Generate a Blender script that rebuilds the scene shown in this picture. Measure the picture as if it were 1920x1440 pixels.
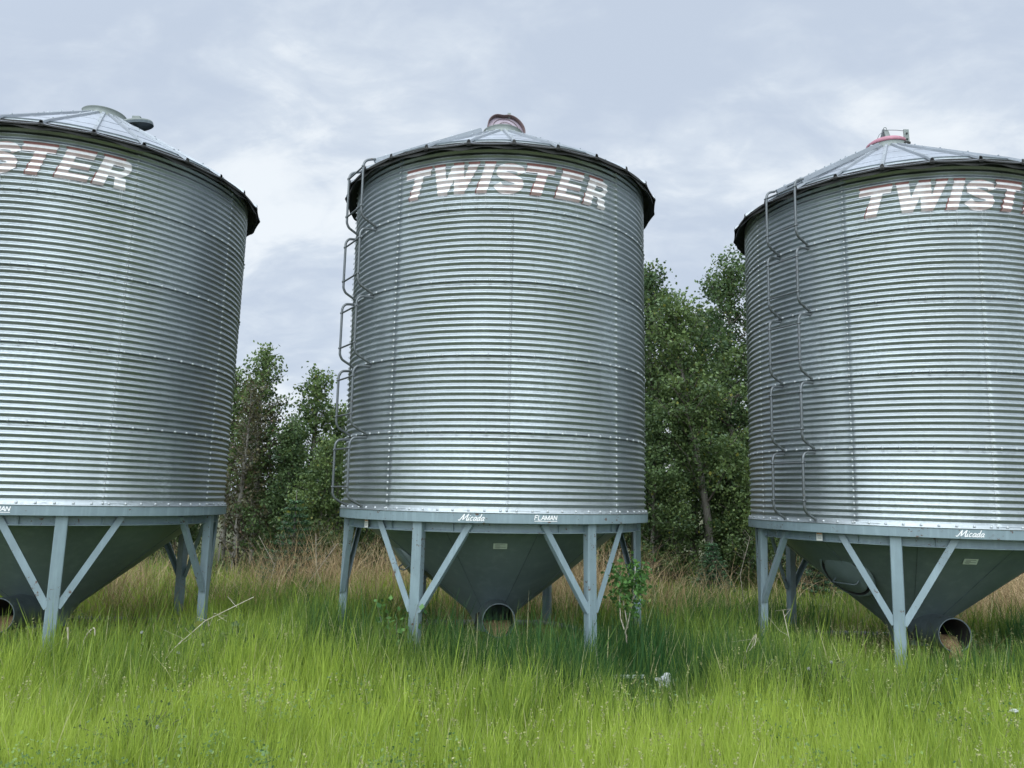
import bpy, bmesh, math, random
import numpy as np
from mathutils import Vector, Matrix, noise as mn

for o in list(bpy.data.objects): bpy.data.objects.remove(o)
SC = bpy.context.scene
PI = math.pi
R_ = math.radians

# ------------------------------------------------------------------ camera
EYE = 2.10
def setup_camera():
    cd = bpy.data.cameras.new('camera'); co = bpy.data.objects.new('camera', cd); SC.collection.objects.link(co)
    cd.sensor_width = 36; cd.lens = 36*1416.8/1920; cd.clip_start = .1; cd.clip_end = 3000
    pt, rl = R_(8.573), R_(1.361)
    fw = Vector((0, math.cos(pt), math.sin(pt))); up = Vector((0, -math.sin(pt), math.cos(pt))); rt = Vector((1, 0, 0))
    c, s = math.cos(rl), math.sin(rl)
    r2 = c*rt+s*up; u2 = -s*rt+c*up
    M = Matrix((r2, u2, -fw)).transposed().to_4x4(); M.translation = (0, 0, EYE)
    co.matrix_world = M
    SC.camera = co
setup_camera()
SC.render.engine = 'CYCLES'
SC.view_settings.view_transform = 'Standard'; SC.view_settings.look = 'None'
SC.view_settings.gamma = 1; SC.view_settings.exposure = 0.22

# ------------------------------------------------------------------ overcast sky + soft sun
SUN_EL, SUN_AZ = R_(52), R_(196)      # azimuth clockwise from +Y (behind the camera, a little to the left)
SKY_STRENGTH, SUN_STRENGTH = 0.10, 1.5
def setup_world():
    w = bpy.data.worlds.new('World'); SC.world = w; w.use_nodes = True
    nt = w.node_tree; nt.nodes.clear(); N = nt.nodes.new; L = nt.links.new
    out = N('ShaderNodeOutputWorld'); bg = N('ShaderNodeBackground'); L(bg.outputs[0], out.inputs[0])
    bg.inputs[1].default_value = SKY_STRENGTH
    sky = N('ShaderNodeTexSky'); sky.sky_type = 'NISHITA'; sky.sun_disc = False
    sky.sun_elevation = SUN_EL; sky.sun_rotation = SUN_AZ
    tc = N('ShaderNodeTexCoord'); sep = N('ShaderNodeSeparateXYZ'); L(tc.outputs['Generated'], sep.inputs[0])
    def M(op, a, b=None, c=None):
        n = N('ShaderNodeMath'); n.operation = op
        for i, v in enumerate((a, b, c)):
            if v is None: continue
            if isinstance(v, (int, float)): n.inputs[i].default_value = v
            else: L(v, n.inputs[i])
        return n.outputs[0]
    # clouds lie on a layer overhead: direction divided by height
    zz = M('ADD', M('MAXIMUM', sep.outputs[2], 0.0), .42)
    cx = M('DIVIDE', sep.outputs[0], zz); cy = M('DIVIDE', sep.outputs[1], zz)
    cmb = N('ShaderNodeCombineXYZ'); L(cx, cmb.inputs[0]); L(cy, cmb.inputs[1])
    mp = N('ShaderNodeMapping'); mp.inputs['Rotation'].default_value = (0, 0, R_(38)); mp.inputs['Scale'].default_value = (.85, 1.35, 1)
    L(cmb.outputs[0], mp.inputs[0])
    def noise(scale, detail, rough, dist, off):
        m2 = N('ShaderNodeMapping'); m2.inputs['Location'].default_value = off; L(mp.outputs[0], m2.inputs[0])
        n = N('ShaderNodeTexNoise'); n.inputs['Scale'].default_value = scale; n.inputs['Detail'].default_value = detail
        n.inputs['Roughness'].default_value = rough; n.inputs['Distortion'].default_value = dist
        L(m2.outputs[0], n.inputs['Vector']); return n.outputs[0]
    big = noise(1.6, 3, .5, .4, (12.2, 8.8, 0)); mid = noise(5.2, 6, .55, .7, (22, 2, 1)); fine = noise(16, 5, .6, .4, (1, 9, 2))
    f = M('ADD', M('ADD', M('MULTIPLY', big, .56), M('MULTIPLY', mid, .33)), M('MULTIPLY', fine, .13))
    mr = N('ShaderNodeMapRange'); mr.inputs[1].default_value = .42; mr.inputs[2].default_value = .61; mr.interpolation_type = 'SMOOTHSTEP'
    L(f, mr.inputs[0])
    ramp = N('ShaderNodeValToRGB'); L(mr.outputs[0], ramp.inputs[0])
    e = ramp.color_ramp.elements
    e[0].position = 0; e[0].color = (.515, .590, .705, 1)
    e[1].position = 1; e[1].color = (.80, .85, .895, 1)
    m_ = ramp.color_ramp.elements.new(.5); m_.color = (.62, .69, .78, 1)
    # the cloud deck is brighter towards the hidden sun and overhead
    sd = (math.sin(SUN_AZ)*math.cos(SUN_EL), math.cos(SUN_AZ)*math.cos(SUN_EL), math.sin(SUN_EL))
    dp = N('ShaderNodeVectorMath'); dp.operation = 'DOT_PRODUCT'; L(tc.outputs['Generated'], dp.inputs[0]); dp.inputs[1].default_value = sd
    glow = M('MULTIPLY', M('POWER', M('MAXIMUM', dp.outputs['Value'], 0.0), 1.6), 2.3)
    k = M('MULTIPLY', M('ADD', glow, .98), 10.0)
    vm = N('ShaderNodeVectorMath'); vm.operation = 'SCALE'; L(ramp.outputs[0], vm.inputs[0]); L(k, vm.inputs['Scale'])
    mx = N('ShaderNodeMix'); mx.data_type = 'RGBA'; mx.inputs[0].default_value = .93
    L(sky.outputs[0], mx.inputs[6]); L(vm.outputs[0], mx.inputs[7]); L(mx.outputs[2], bg.inputs[0])
    sl = bpy.data.lights.new('sun', 'SUN'); sl.energy = SUN_STRENGTH; sl.angle = R_(70); sl.color = (1, .965, .91)
    so = bpy.data.objects.new('sun', sl); SC.collection.objects.link(so); so.location = (-6, -10, 20)
    so.rotation_euler = (-Vector(sd)).to_track_quat('-Z', 'Y').to_euler()
setup_world()

# ------------------------------------------------------------------ helpers
def tag(o, label=None, cat=None, group=None, kind=None):
    if label: o['label'] = label
    if cat: o['category'] = cat
    if group: o['group'] = group
    if kind: o['kind'] = kind
    return o
def empty(name, loc=(0, 0, 0), parent=None):
    o = bpy.data.objects.new(name, None); SC.collection.objects.link(o); o.location = loc; o.empty_display_size = .3
    if parent: o.parent = parent
    return o
def link(name, me, parent=None):
    o = bpy.data.objects.new(name, me); SC.collection.objects.link(o)
    if parent: o.parent = parent
    return o
class MB:
    def __init__(s): s.v = []; s.f = []; s.m = []; s.sm = []
    def add(s, vs, fs, mat=0, smooth=False):
        b = len(s.v); s.v += [tuple(v) for v in vs]
        for f in fs: s.f.append([i+b for i in f]); s.m.append(mat); s.sm.append(smooth)
    def box(s, c, sz, M=None, mat=0):
        x, y, z = [q/2 for q in sz]; c = Vector(c)
        vs = [Vector((i*x, j*y, k*z)) for k in (-1, 1) for j in (-1, 1) for i in (-1, 1)]
        vs = [(M @ v if M else v)+c for v in vs]
        s.add(vs, [(0, 2, 3, 1), (4, 5, 7, 6), (0, 1, 5, 4), (2, 6, 7, 3), (0, 4, 6, 2), (1, 3, 7, 5)], mat)
    def bar(s, a, b, w, t, n, mat=0, bev=0):
        """rectangular bar from a to b, w across, t thick along n"""
        a = Vector(a); b = Vector(b); d = (b-a).normalized(); n = Vector(n); n = (n-n.dot(d)*d).normalized(); u = d.cross(n)
        if bev <= 0: bev = min(w, t)*.06
        pr = []
        for sx, sy in ((1, 1), (-1, 1), (-1, -1), (1, -1)):
            k = [(sx*(w/2), sy*(t/2-bev)), (sx*(w/2-bev), sy*(t/2))]
            if sx*sy < 0: k.reverse()
            pr += k
        n_ = len(pr); vs = [a+u*x+n*y for x, y in pr]+[b+u*x+n*y for x, y in pr]
        fs = [(i, (i+1) % n_, (i+1) % n_+n_, i+n_) for i in range(n_)]+[tuple(range(n_))[::-1], tuple(range(n_, 2*n_))]
        s.add(vs, fs, mat)
    def tube(s, pts, r, seg=8, mat=0, cap=True):
        pts = [Vector(p) for p in pts]; rs = r if isinstance(r, (list, tuple)) else [r]*len(pts)
        t = (pts[1]-pts[0]).normalized(); u = t.orthogonal().normalized(); vs = []
        for i, p in enumerate(pts):
            if 0 < i < len(pts)-1: t2 = ((pts[i+1]-p).normalized()+(p-pts[i-1]).normalized()).normalized()
            elif i == 0: t2 = (pts[1]-p).normalized()
            else: t2 = (p-pts[i-1]).normalized()
            u = (u-u.dot(t2)*t2).normalized(); w = t2.cross(u)
            vs += [p+(u*math.cos(a)+w*math.sin(a))*rs[i] for a in [2*PI*k/seg for k in range(seg)]]
        fs = [(i*seg+k, i*seg+(k+1) % seg, (i+1)*seg+(k+1) % seg, (i+1)*seg+k) for i in range(len(pts)-1) for k in range(seg)]
        s.add(vs, fs, mat, True)
        if cap and seg > 3:
            s.add(vs[:seg], [tuple(range(seg))[::-1]], mat); s.add(vs[-seg:], [tuple(range(seg))], mat)
    def lathe(s, prof, seg=48, M=None, mat=0, smooth=True, th0=0, th1=2*PI):
        """prof: (r, z) list"""
        full = abs(th1-th0-2*PI) < 1e-6; n = seg if full else seg+1
        vs = []
        for i in range(n):
            a = th0+(th1-th0)*i/seg
            for r, z in prof:
                v = Vector((r*math.sin(a), -r*math.cos(a), z)); vs.append(M @ v if M else v)
        k = len(prof); fs = []
        for i in range(seg):
            j = (i+1) % n
            for q in range(k-1): fs.append((i*k+q, j*k+q, j*k+q+1, i*k+q+1))
        s.add(vs, fs, mat, smooth)
    def blob(s, c, r, seg=6, mat=0, ax=None):
        """small bolt head: low dome pointing along ax"""
        c = Vector(c); ax = Vector(ax).normalized(); u = ax.orthogonal().normalized(); w = ax.cross(u)
        vs = []
        for rr, h in ((1, 0), (.8, .5)): vs += [c+(u*math.cos(2*PI*k/seg)+w*math.sin(2*PI*k/seg))*r*rr+ax*r*h for k in range(seg)]
        vs.append(c+ax*r*.75)
        fs = [(k, (k+1) % seg, (k+1) % seg+seg, k+seg) for k in range(seg)]+[(k+seg, (k+1) % seg+seg, 2*seg) for k in range(seg)]
        s.add(vs, fs, mat, True)
    def build(s, name, mats, parent=None):
        me = bpy.data.meshes.new(name); me.from_pydata(s.v, [], s.f)
        for m in (mats if isinstance(mats, (list, tuple)) else [mats]): me.materials.append(m)
        me.polygons.foreach_set('material_index', s.m); me.polygons.foreach_set('use_smooth', s.sm); me.update()
        return link(name, me, parent)
def fast_mesh(name, verts, faces4, mat, attr=None, smooth=False):
    """numpy quads -> mesh, attr: per-face-corner-free per-vertex float 'tone'"""
    me = bpy.data.meshes.new(name); nv = len(verts); nf = len(faces4); k = faces4.shape[1]
    me.vertices.add(nv); me.vertices.foreach_set('co', verts.astype(np.float32).ravel())
    me.loops.add(nf*k); me.loops.foreach_set('vertex_index', faces4.astype(np.int32).ravel())
    me.polygons.add(nf); me.polygons.foreach_set('loop_start', np.arange(0, nf*k, k, dtype=np.int32))
    if attr is not None:
        for nm, arr in attr.items():
            a = me.attributes.new(nm, 'FLOAT', 'POINT'); a.data.foreach_set('value', arr.astype(np.float32))
    me.materials.append(mat)
    if smooth: me.polygons.foreach_set('use_smooth', np.ones(nf, dtype=bool))
    me.update(calc_edges=True)
    return me

# ------------------------------------------------------------------ materials
def mat_new(name):
    m = bpy.data.materials.new(name); m.use_nodes = True; nt = m.node_tree
    b = nt.nodes['Principled BSDF']; return m, nt, b
class NB:
    """tiny node helper"""
    def __init__(s, nt, spread=False): s.spread = spread; s.nt = nt; s.N = nt.nodes.new; s.L = nt.links.new
    def coord(s, kind='Object', scale=None, loc=None):
        t = s.N('ShaderNodeTexCoord').outputs[kind]
        oi = s.N('ShaderNodeObjectInfo'); sc = s.N('ShaderNodeVectorMath'); sc.operation = 'MULTIPLY_ADD'
        cb = s.N('ShaderNodeCombineXYZ')
        for q in range(3): s.L(oi.outputs['Random'], cb.inputs[q])
        s.L(cb.outputs[0], sc.inputs[0]); sc.inputs[1].default_value = (37, 53, 71); s.L(t, sc.inputs[2])
        if kind == 'Object' and s.spread: t = sc.outputs[0]
        if scale is None and loc is None: return t
        m = s.N('ShaderNodeMapping'); s.L(t, m.inputs[0])
        if scale: m.inputs['Scale'].default_value = scale
        if loc: m.inputs['Location'].default_value = loc
        return m.outputs[0]
    def noise(s, vec, scale, detail=4, rough=.5, dist=0):
        n = s.N('ShaderNodeTexNoise'); s.L(vec, n.inputs['Vector']); n.inputs['Scale'].default_value = scale
        n.inputs['Detail'].default_value = detail; n.inputs['Roughness'].default_value = rough; n.inputs['Distortion'].default_value = dist
        return n.outputs[0]
    def rng(s, v, a, b, c=0., d=1., smooth=False):
        n = s.N('ShaderNodeMapRange'); s.L(v, n.inputs[0])
        for i, q in enumerate((a, b, c, d)): n.inputs[i+1].default_value = q
        if smooth: n.interpolation_type = 'SMOOTHSTEP'
        return n.outputs[0]
    def mix(s, f, a, b):
        n = s.N('ShaderNodeMix'); n.data_type = 'RGBA'
        if isinstance(f, (int, float)): n.inputs[0].default_value = f
        else: s.L(f, n.inputs[0])
        for i, q in ((6, a), (7, b)):
            if isinstance(q, tuple): n.inputs[i].default_value = (*q[:3], 1)
            else: s.L(q, n.inputs[i])
        return n.outputs[2]
    def math(s, op, a, b=None):
        n = s.N('ShaderNodeMath'); n.operation = op
        for i, v in enumerate((a, b)):
            if v is None: continue
            if isinstance(v, (int, float)): n.inputs[i].default_value = v
            else: s.L(v, n.inputs[i])
        return n.outputs[0]
    def bump(s, h, strength, dist, bsdf):
        n = s.N('ShaderNodeBump'); n.inputs['Strength'].default_value = strength; n.inputs['Distance'].default_value = dist
        s.L(h, n.inputs['Height']); s.L(n.outputs[0], bsdf.inputs['Normal'])

def galvanised(name, base=(.60, .66, .69), rough=.36, metal=.85, streak=True):
    m, nt, b = mat_new(name); n = NB(nt, True)
    c = n.coord('Object')
    sp = n.noise(n.coord('Object', (1, 1, 2)), 26, 4, .65)               # spangle and handling marks
    cl = n.noise(n.coord('Object', (.7, .7, .45)), 1.6, 3, .5, .4)       # broad dull patches
    st = n.noise(n.coord('Object', (5, 5, .35)), 3.2, 4, .6)             # vertical wash streaks
    at = nt.nodes.new('ShaderNodeAttribute'); at.attribute_name = 'tone'
    col = n.mix(n.rng(cl, .35, .68, smooth=True), tuple(q*.68 for q in base), tuple(min(1, q*1.12) for q in base))
    col = n.mix(n.rng(sp, .42, .66), tuple(q*.82 for q in base), col)
    if streak: col = n.mix(n.math('MULTIPLY', n.rng(st, .52, .75, smooth=True), .45), col, tuple(q*.62 for q in base))
    if name == 'galvanised_wall':
        col = n.mix(n.math('MULTIPLY', at.outputs['Fac'], .35), col, tuple(q*.6 for q in base))
    nt.links.new(col, b.inputs['Base Color']); b.inputs['Metallic'].default_value = metal
    r = n.math('ADD', n.rng(sp, .3, .7, rough-.07, rough+.10), n.rng(cl, .3, .7, -.04, .07)); nt.links.new(r, b.inputs['Roughness'])
    n.bump(n.noise(n.coord('Object', (1, 1, .5)), 3.2, 3, .5), .16, .05, b)
    return m
def painted(name, base, rough=.5, rust=.0, dirt=.25, metal=0.0, scale=1.0):
    m, nt, b = mat_new(name); n = NB(nt, True); c = n.coord('Object')
    a = n.noise(c, 3.0*scale, 5, .6); st = n.noise(n.coord('Object', (7, 7, .6)), 2.5*scale, 4, .6); ch = n.noise(c, 22*scale, 5, .7)
    col = n.mix(n.rng(a, .35, .7, 0, dirt), base, tuple(q*.55 for q in base))
    col = n.mix(n.rng(st, .5, .75, 0, dirt*1.2), col, tuple(min(1, q*1.35+.02) for q in base))
    if rust > 0:
        fct = n.rng(n.math('MULTIPLY', ch, n.rng(a, .3, .6, .75, 1.15)), (.735-.1*rust), (.765-.1*rust), smooth=True)
        col = n.mix(fct, col, (.085, .050, .035))
    nt.links.new(col, b.inputs['Base Color']); nt.links.new(n.rng(a, .3, .7, rough-.08, rough+.1), b.inputs['Roughness'])
    b.inputs['Metallic'].default_value = metal
    n.bump(ch, .06, .01, b)
    return m
def leafmat(name, dark, light, trans=.35, rough=.55, alt=None):
    m = bpy.data.materials.new(name); m.use_nodes = True; nt = m.node_tree; nt.nodes.clear(); n = NB(nt)
    out = n.N('ShaderNodeOutputMaterial'); at = n.N('ShaderNodeAttribute'); at.attribute_name = 'tone'
    rp = n.N('ShaderNodeValToRGB'); n.L(at.outputs['Fac'], rp.inputs[0]); e = rp.color_ramp.elements
    e[0].color = (*dark, 1); e[1].color = (*light, 1); e[1].position = .85
    if alt: q = e.new(1.0); q.color = (*alt, 1)
    d = n.N('ShaderNodeBsdfDiffuse'); t = n.N('ShaderNodeBsdfTranslucent'); g = n.N('ShaderNodeBsdfGlossy')
    g.inputs['Roughness'].default_value = rough; g.inputs['Color'].default_value = (.8, .9, .9, 1)
    n.L(rp.outputs[0], d.inputs[0])
    hs = n.N('ShaderNodeHueSaturation'); hs.inputs['Hue'].default_value = .49; hs.inputs['Value'].default_value = 1.25; n.L(rp.outputs[0], hs.inputs['Color']); n.L(hs.outputs[0], t.inputs[0])
    m1 = n.N('ShaderNodeMixShader'); m1.inputs[0].default_value = trans; n.L(d.outputs[0], m1.inputs[1]); n.L(t.outputs[0], m1.inputs[2])
    m2 = n.N('ShaderNodeMixShader'); fr = n.N('ShaderNodeFresnel'); fr.inputs[0].default_value = 1.35
    n.L(n.math('MINIMUM', n.math('MULTIPLY', fr.outputs[0], .45), .06), m2.inputs[0]); n.L(m1.outputs[0], m2.inputs[1]); n.L(g.outputs[0], m2.inputs[2]); n.L(m2.outputs[0], out.inputs[0])
    return m

M_WALL = galvanised('galvanised_wall', (.435, .49, .51), .43, .87)
M_BOLT = painted('zinc_bolt', (.45, .49, .50), .45, 0, .2, .5)
M_ROOF = galvanised('galvanised_roof', (.44, .48, .53), .46, .75, False)
M_RIB = galvanised('galvanised_rib', (.40, .44, .47), .45, .7, False)
M_UNDER = painted('eave_underside', (.018, .020, .018), .75, 0, .2)  # shade under the roof overhang put into the colour; the dark clips share it
M_FRAME = painted('blue_grey_paint', (.20, .275, .305), .42, .62, .42)
M_CONE = painted('cone_paint', (.165, .220, .228), .36, 0, .35, 0, .5)
M_PIPE = painted('pipe_paint', (.115, .15, .165), .5, .6, .5)
M_RUSTY = painted('rusty_skid_pipe', (.23, .25, .25), .6, .9, .5)
M_TUBE = painted('ladder_tube', (.135, .152, .158), .38, .2, .2, .5)
M_PINK = painted('faded_red_lid', (.40, .17, .22), .45, 0, .4)
M_PINKPALE = painted('pale_pink_lid', (.34, .29, .34), .5, 0, .3)
M_REDBR = painted('red_brown_rim', (.13, .085, .085), .6, .3, .4)
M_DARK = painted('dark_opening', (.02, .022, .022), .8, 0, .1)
M_WHITE = painted('white_lettering', (.82, .84, .84), .55, 0, .12)
M_STICK = painted('white_sticker', (.72, .74, .70), .5, 0, .2)
M_STICKG = painted('pale_green_sticker', (.52, .60, .52), .5, 0, .25)
M_STICKD = painted('sticker_print', (.10, .12, .12), .6, 0, .1)
M_STICKO = painted('sticker_orange', (.55, .22, .08), .6, 0, .1)
M_CREAM = painted('cream_galvanised', (.215, .25, .235), .55, 0, .35, .2)

# ------------------------------------------------------------------ bin geometry (unit: one ring of sheets = 12 corrugations)
RH = .886; RAD = 2.054; PITCH = RH/12; AMP = .0120
def prof(z):
    """corrugation offset from mean radius: rounded trapezoid"""
    t = (z/PITCH) % 1.0
    return AMP*math.asin(.955*math.sin(2*PI*t))/math.asin(.955)
def wall_r(z): return RAD+prof(z)
SEAMS = [-123.2, -82.1, -41.4, 0., 41.2, 82.3, 123, 163, 203]
NP = 10
def ring_mesh(k, seams, bolts=True):
    mb = MB(); cols = []; seams = sorted(seams)
    for i, s in enumerate(seams):
        e = seams[(i+1) % len(seams)]+(360 if i == len(seams)-1 else 0)
        n = max(4, int((e-s)/2.6)); tone = random.random()
        cols.append((s+.12, .0045, tone)); cols.append((s+1.0, .0042, tone))
        for j in range(1, n): cols.append((s+1.0+(e-s-1.2)*j/n, .0042*(1-j/n), tone))
        cols.append((e-.10, 0, tone))
    z0 = k*RH; nz = 12*NP; zs = [z0+RH*j/nz for j in range(nz+1)]
    # the sheet above laps outside at the bottom: a small step
    vs = []; tones = []
    for a, off, tone in cols:
        th = R_(a); s, c = math.sin(th), -math.cos(th)
        dn = .0015*math.sin(a*.31+k*2.1)+.0012*math.sin(a*.83+k)
        for j, z in enumerate(zs):
            r = RAD+prof(z)+off+dn+(.003 if j < 3 else 0)
            if j == 0: r = RAD-.002
            vs.append((r*s, r*c, z+(.004 if j == 0 else 0))); tones.append(tone)
    nc = len(cols); m = len(zs)
    vs = np.array(vs); i, j = np.meshgrid(np.arange(nc), np.arange(m-1), indexing='ij'); i2 = (i+1) % nc
    f = np.stack([i*m+j, i2*m+j, i2*m+j+1, i*m+j+1], -1).reshape(-1, 4)
    # bolts
    b = MB()
    if bolts:
        for sm in seams:
            for q in range(12):
                z = z0+(q+.25)*PITCH; th = R_(sm-.55); r = wall_r(z)+.001; d = Vector((math.sin(th), -math.cos(th), 0))
                b.blob(d*(r+.003)+Vector((0, 0, z)), .0165, 6, 0, d)
        for q in range(72):
            th = R_(q*5+2.5); z = z0+.016; d = Vector((math.sin(th), -math.cos(th), 0)); b.blob(d*(RAD+.014)+Vector((0, 0, z)), .0165, 6, 0, d)
    nb = len(vs)
    if b.v:
        tri = [fc if len(fc) == 4 else fc for fc in b.f]
    me = bpy.data.meshes.new('wall_ring')
    me.from_pydata([tuple(v) for v in vs]+b.v, [], f.tolist()+[[x+nb for x in fc] for fc in b.f])
    at = me.attributes.new('tone', 'FLOAT', 'POINT'); at.data.foreach_set('value', np.array(tones+[.5]*len(b.v), dtype=np.float32))
    me.polygons.foreach_set('use_smooth', np.ones(len(me.polygons), dtype=bool)); me.materials.append(M_WALL); me.materials.append(M_BOLT)
    me.polygons.foreach_set('material_index', np.array([0]*len(f)+[1]*len(b.f), dtype=np.int32)); me.update()
    return me

def drape(polys, rfun, off, zcuts, usteps=.05, shift=(0, 0)):
    """flat polygons (u along the wall, z up) cut finely and laid on a round wall"""
    bm = bmesh.new()
    for P in polys:
        vs = [bm.verts.new((x+shift[0], 0, z+shift[1])) for x, z in P]
        try: bm.faces.new(vs)
        except ValueError: pass
    bmesh.ops.triangulate(bm, faces=bm.faces[:])
    zs = [v.co.z for v in bm.verts]; us = [v.co.x for v in bm.verts]
    for z in zcuts:
        if min(zs) < z < max(zs): bmesh.ops.bisect_plane(bm, geom=bm.verts[:]+bm.edges[:]+bm.faces[:], plane_co=(0, 0, z), plane_no=(0, 0, 1), dist=1e-6)
    u = math.ceil(min(us)/usteps)*usteps
    while u < max(us):
        bmesh.ops.bisect_plane(bm, geom=bm.verts[:]+bm.edges[:]+bm.faces[:], plane_co=(u, 0, 0), plane_no=(1, 0, 0), dist=1e-6); u += usteps
    for v in bm.verts:
        r = rfun(v.co.z)+off; th = v.co.x/RAD
        v.co = (r*math.sin(th), -r*math.cos(th), v.co.z)
    for f in bm.faces:
        f.smooth = True
        c = f.calc_center_median()
        f.normal_update()
        if f.normal.dot(Vector((c.x, c.y, 0))) < 0: f.normal_flip()
    me = bpy.data.meshes.new('lettering'); bm.to_mesh(me); bm.free(); return me
def stroke(pts, w, closed=False):
    """ribbon quads along a polyline, w may be a list"""
    n = len(pts); ws = w if isinstance(w, list) else [w]*n; L = []; Rr = []
    for i, p in enumerate(pts):
        a = pts[max(0, i-1)]; b = pts[min(n-1, i+1)]; dx, dz = b[0]-a[0], b[1]-a[1]; l = math.hypot(dx, dz) or 1
        nx, nz = -dz/l*ws[i]/2, dx/l*ws[i]/2; L.append((p[0]+nx, p[1]+nz)); Rr.append((p[0]-nx, p[1]-nz))
    return [[L[i], L[i+1], Rr[i+1], Rr[i]] for i in range(n-1)]
def smooth_path(pts, k=6):
    out = []
    for i in range(len(pts)-1):
        p0 = pts[max(0, i-1)]; p1 = pts[i]; p2 = pts[i+1]; p3 = pts[min(len(pts)-1, i+2)]
        for j in range(k):
            t = j/k
            out.append(tuple(.5*((2*p1[q])+(-p0[q]+p2[q])*t+(2*p0[q]-5*p1[q]+4*p2[q]-p3[q])*t*t+(-p0[q]+3*p1[q]-3*p2[q]+p3[q])*t**3) for q in (0, 1)))
    out.append(pts[-1]); return out

# the big name: letters as measured on the wall (u in metres round the wall, z above the base)
ZB, ZT = 3.748, 4.122
SH = .30                                              # italic slope
def it(x, z): return (x+SH*(z-ZB), z)                # x at the baseline
def twister():
    """one entry per letter: (white polygons, red polygons)"""
    out = []
    def T(x0, x1, s0, s1): return [[it(x0, 4.028), it(x1, 4.028), it(x1, ZT), it(x0, ZT)], [it(s0, ZB), it(s1, ZB), it(s1, 4.028), it(s0, 4.028)]]
    def top(a, b): return [(a-.010, ZT+.001), (b, ZT+.001), (b+.004, ZT+.020), (a-.006, ZT+.020)]
    def side(a, z0=ZB, z1=3.90): return [(a+SH*(z0-ZB), z0), (a+.014+SH*(z0-ZB), z0), (a+.014+SH*(z1-ZB), z1), (a+SH*(z1-ZB), z1)]
    out.append((T(-1.50, -1.135, -1.352, -1.222), [top(-1.392, -1.03), side(-1.366)]))
    W = [[(-.941, ZB), (-.818, ZB), (-.850, ZT), (-.990, ZT)], [(-.818, ZB), (-.815, ZB+.15), (-.735, ZT), (-.762, ZT-.02), (-.835, 3.93)],
         [(-.735, ZT), (-.815, 3.898), (-.818, ZB+.01), (-.735, 3.93), (-.733, ZT)], [(-.733, ZT), (-.735, 3.93), (-.733, ZB), (-.605, ZB), (-.611, ZT)],
         [(-.6095, 3.935), (-.605, ZB), (-.419, ZT), (-.545, ZT)]]
    out.append((W, [top(-.990, -.85), top(-.735, -.612), top(-.55, -.42)]))
    out.append(([[it(-.462, ZB), it(-.335, ZB), it(-.335, ZT), it(-.462, ZT)]], [top(-.35, -.225), side(-.476)]))
    S = [(.085, 4.0), (.055, 4.055), (-.03, 4.076), (-.12, 4.065), (-.168, 4.02), (-.145, 3.975), (-.06, 3.948), (.02, 3.922), (.055, 3.880), (.03, 3.825), (-.06, 3.792), (-.16, 3.800), (-.21, 3.86)]
    out.append((stroke(smooth_path(S, 4), .105), []))
    out.append((T(.045, .405, .195, .325), [top(.152, .515), side(.181)]))
    E = [[it(.497, ZB), it(.615, ZB), it(.615, ZT), it(.497, ZT)]]
    for za, zb, xe in ((ZB, 3.832, .835), (3.895, 3.972, .80), (4.036, ZT, .80)): E.append([it(.615, za), it(xe, za), it(xe, zb), it(.615, zb)])
    out.append((E, [top(.60, .91), side(.483)]))
    P = [[it(.885, ZB), it(1.008, ZB), it(1.008, ZT), it(.885, ZT)], [it(1.008, 4.036), it(1.10, 4.036), it(1.10, ZT), it(1.008, ZT)], [it(1.008, 3.888), it(1.10, 3.888), it(1.10, 3.968), it(1.008, 3.968)]]
    cx, cz = 1.10, (ZT+3.888)/2; ro = (ZT-3.888)/2; ri = (4.036-3.968)/2
    for i in range(8):
        a, b = -PI/2+PI*i/8, -PI/2+PI*(i+1)/8
        P.append([it(cx+ro*math.cos(a)*.95, cz+ro*math.sin(a)), it(cx+ro*math.cos(b)*.95, cz+ro*math.sin(b)), it(cx+ri*math.cos(b), cz+ri*math.sin(b)), it(cx+ri*math.cos(a), cz+ri*math.sin(a))])
    P.append([it(1.075, 3.888), it(1.115, ZB), it(1.245, ZB), it(1.195, 3.888)])
    out.append((P, [top(.99, 1.22), side(.871)]))
    return out
def m_lettering(lo, hi, nm='sprayed_white_over_red'):
    m, nt, b = mat_new(nm); n = NB(nt)
    c = n.coord('Object'); sep = n.N('ShaderNodeSeparateXYZ'); n.L(c, sep.inputs[0])
    # spray paint reached the faces turned up far better than those turned down: red primer shows there
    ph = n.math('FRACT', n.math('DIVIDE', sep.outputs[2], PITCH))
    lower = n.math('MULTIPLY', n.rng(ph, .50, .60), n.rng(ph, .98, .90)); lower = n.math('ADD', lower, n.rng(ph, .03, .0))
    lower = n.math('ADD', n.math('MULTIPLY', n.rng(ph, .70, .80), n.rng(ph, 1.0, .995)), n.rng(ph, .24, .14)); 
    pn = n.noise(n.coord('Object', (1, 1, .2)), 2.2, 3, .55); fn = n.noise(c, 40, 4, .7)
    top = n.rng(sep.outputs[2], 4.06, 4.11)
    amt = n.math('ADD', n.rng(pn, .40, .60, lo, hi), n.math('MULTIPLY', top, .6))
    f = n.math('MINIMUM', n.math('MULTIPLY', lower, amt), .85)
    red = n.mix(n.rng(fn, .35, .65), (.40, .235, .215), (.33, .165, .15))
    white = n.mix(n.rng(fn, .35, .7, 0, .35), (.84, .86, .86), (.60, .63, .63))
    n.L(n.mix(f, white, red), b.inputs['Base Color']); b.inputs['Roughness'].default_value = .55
    return m
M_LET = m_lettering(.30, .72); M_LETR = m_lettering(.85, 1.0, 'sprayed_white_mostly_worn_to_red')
M_RED = painted('faded_red_paint', (.27, .12, .11), .6, 0, .6)
def hline(a, z0, z1): return [(a[0], z0), (a[1], z0), (a[1], z1), (a[0], z1)]
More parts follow.
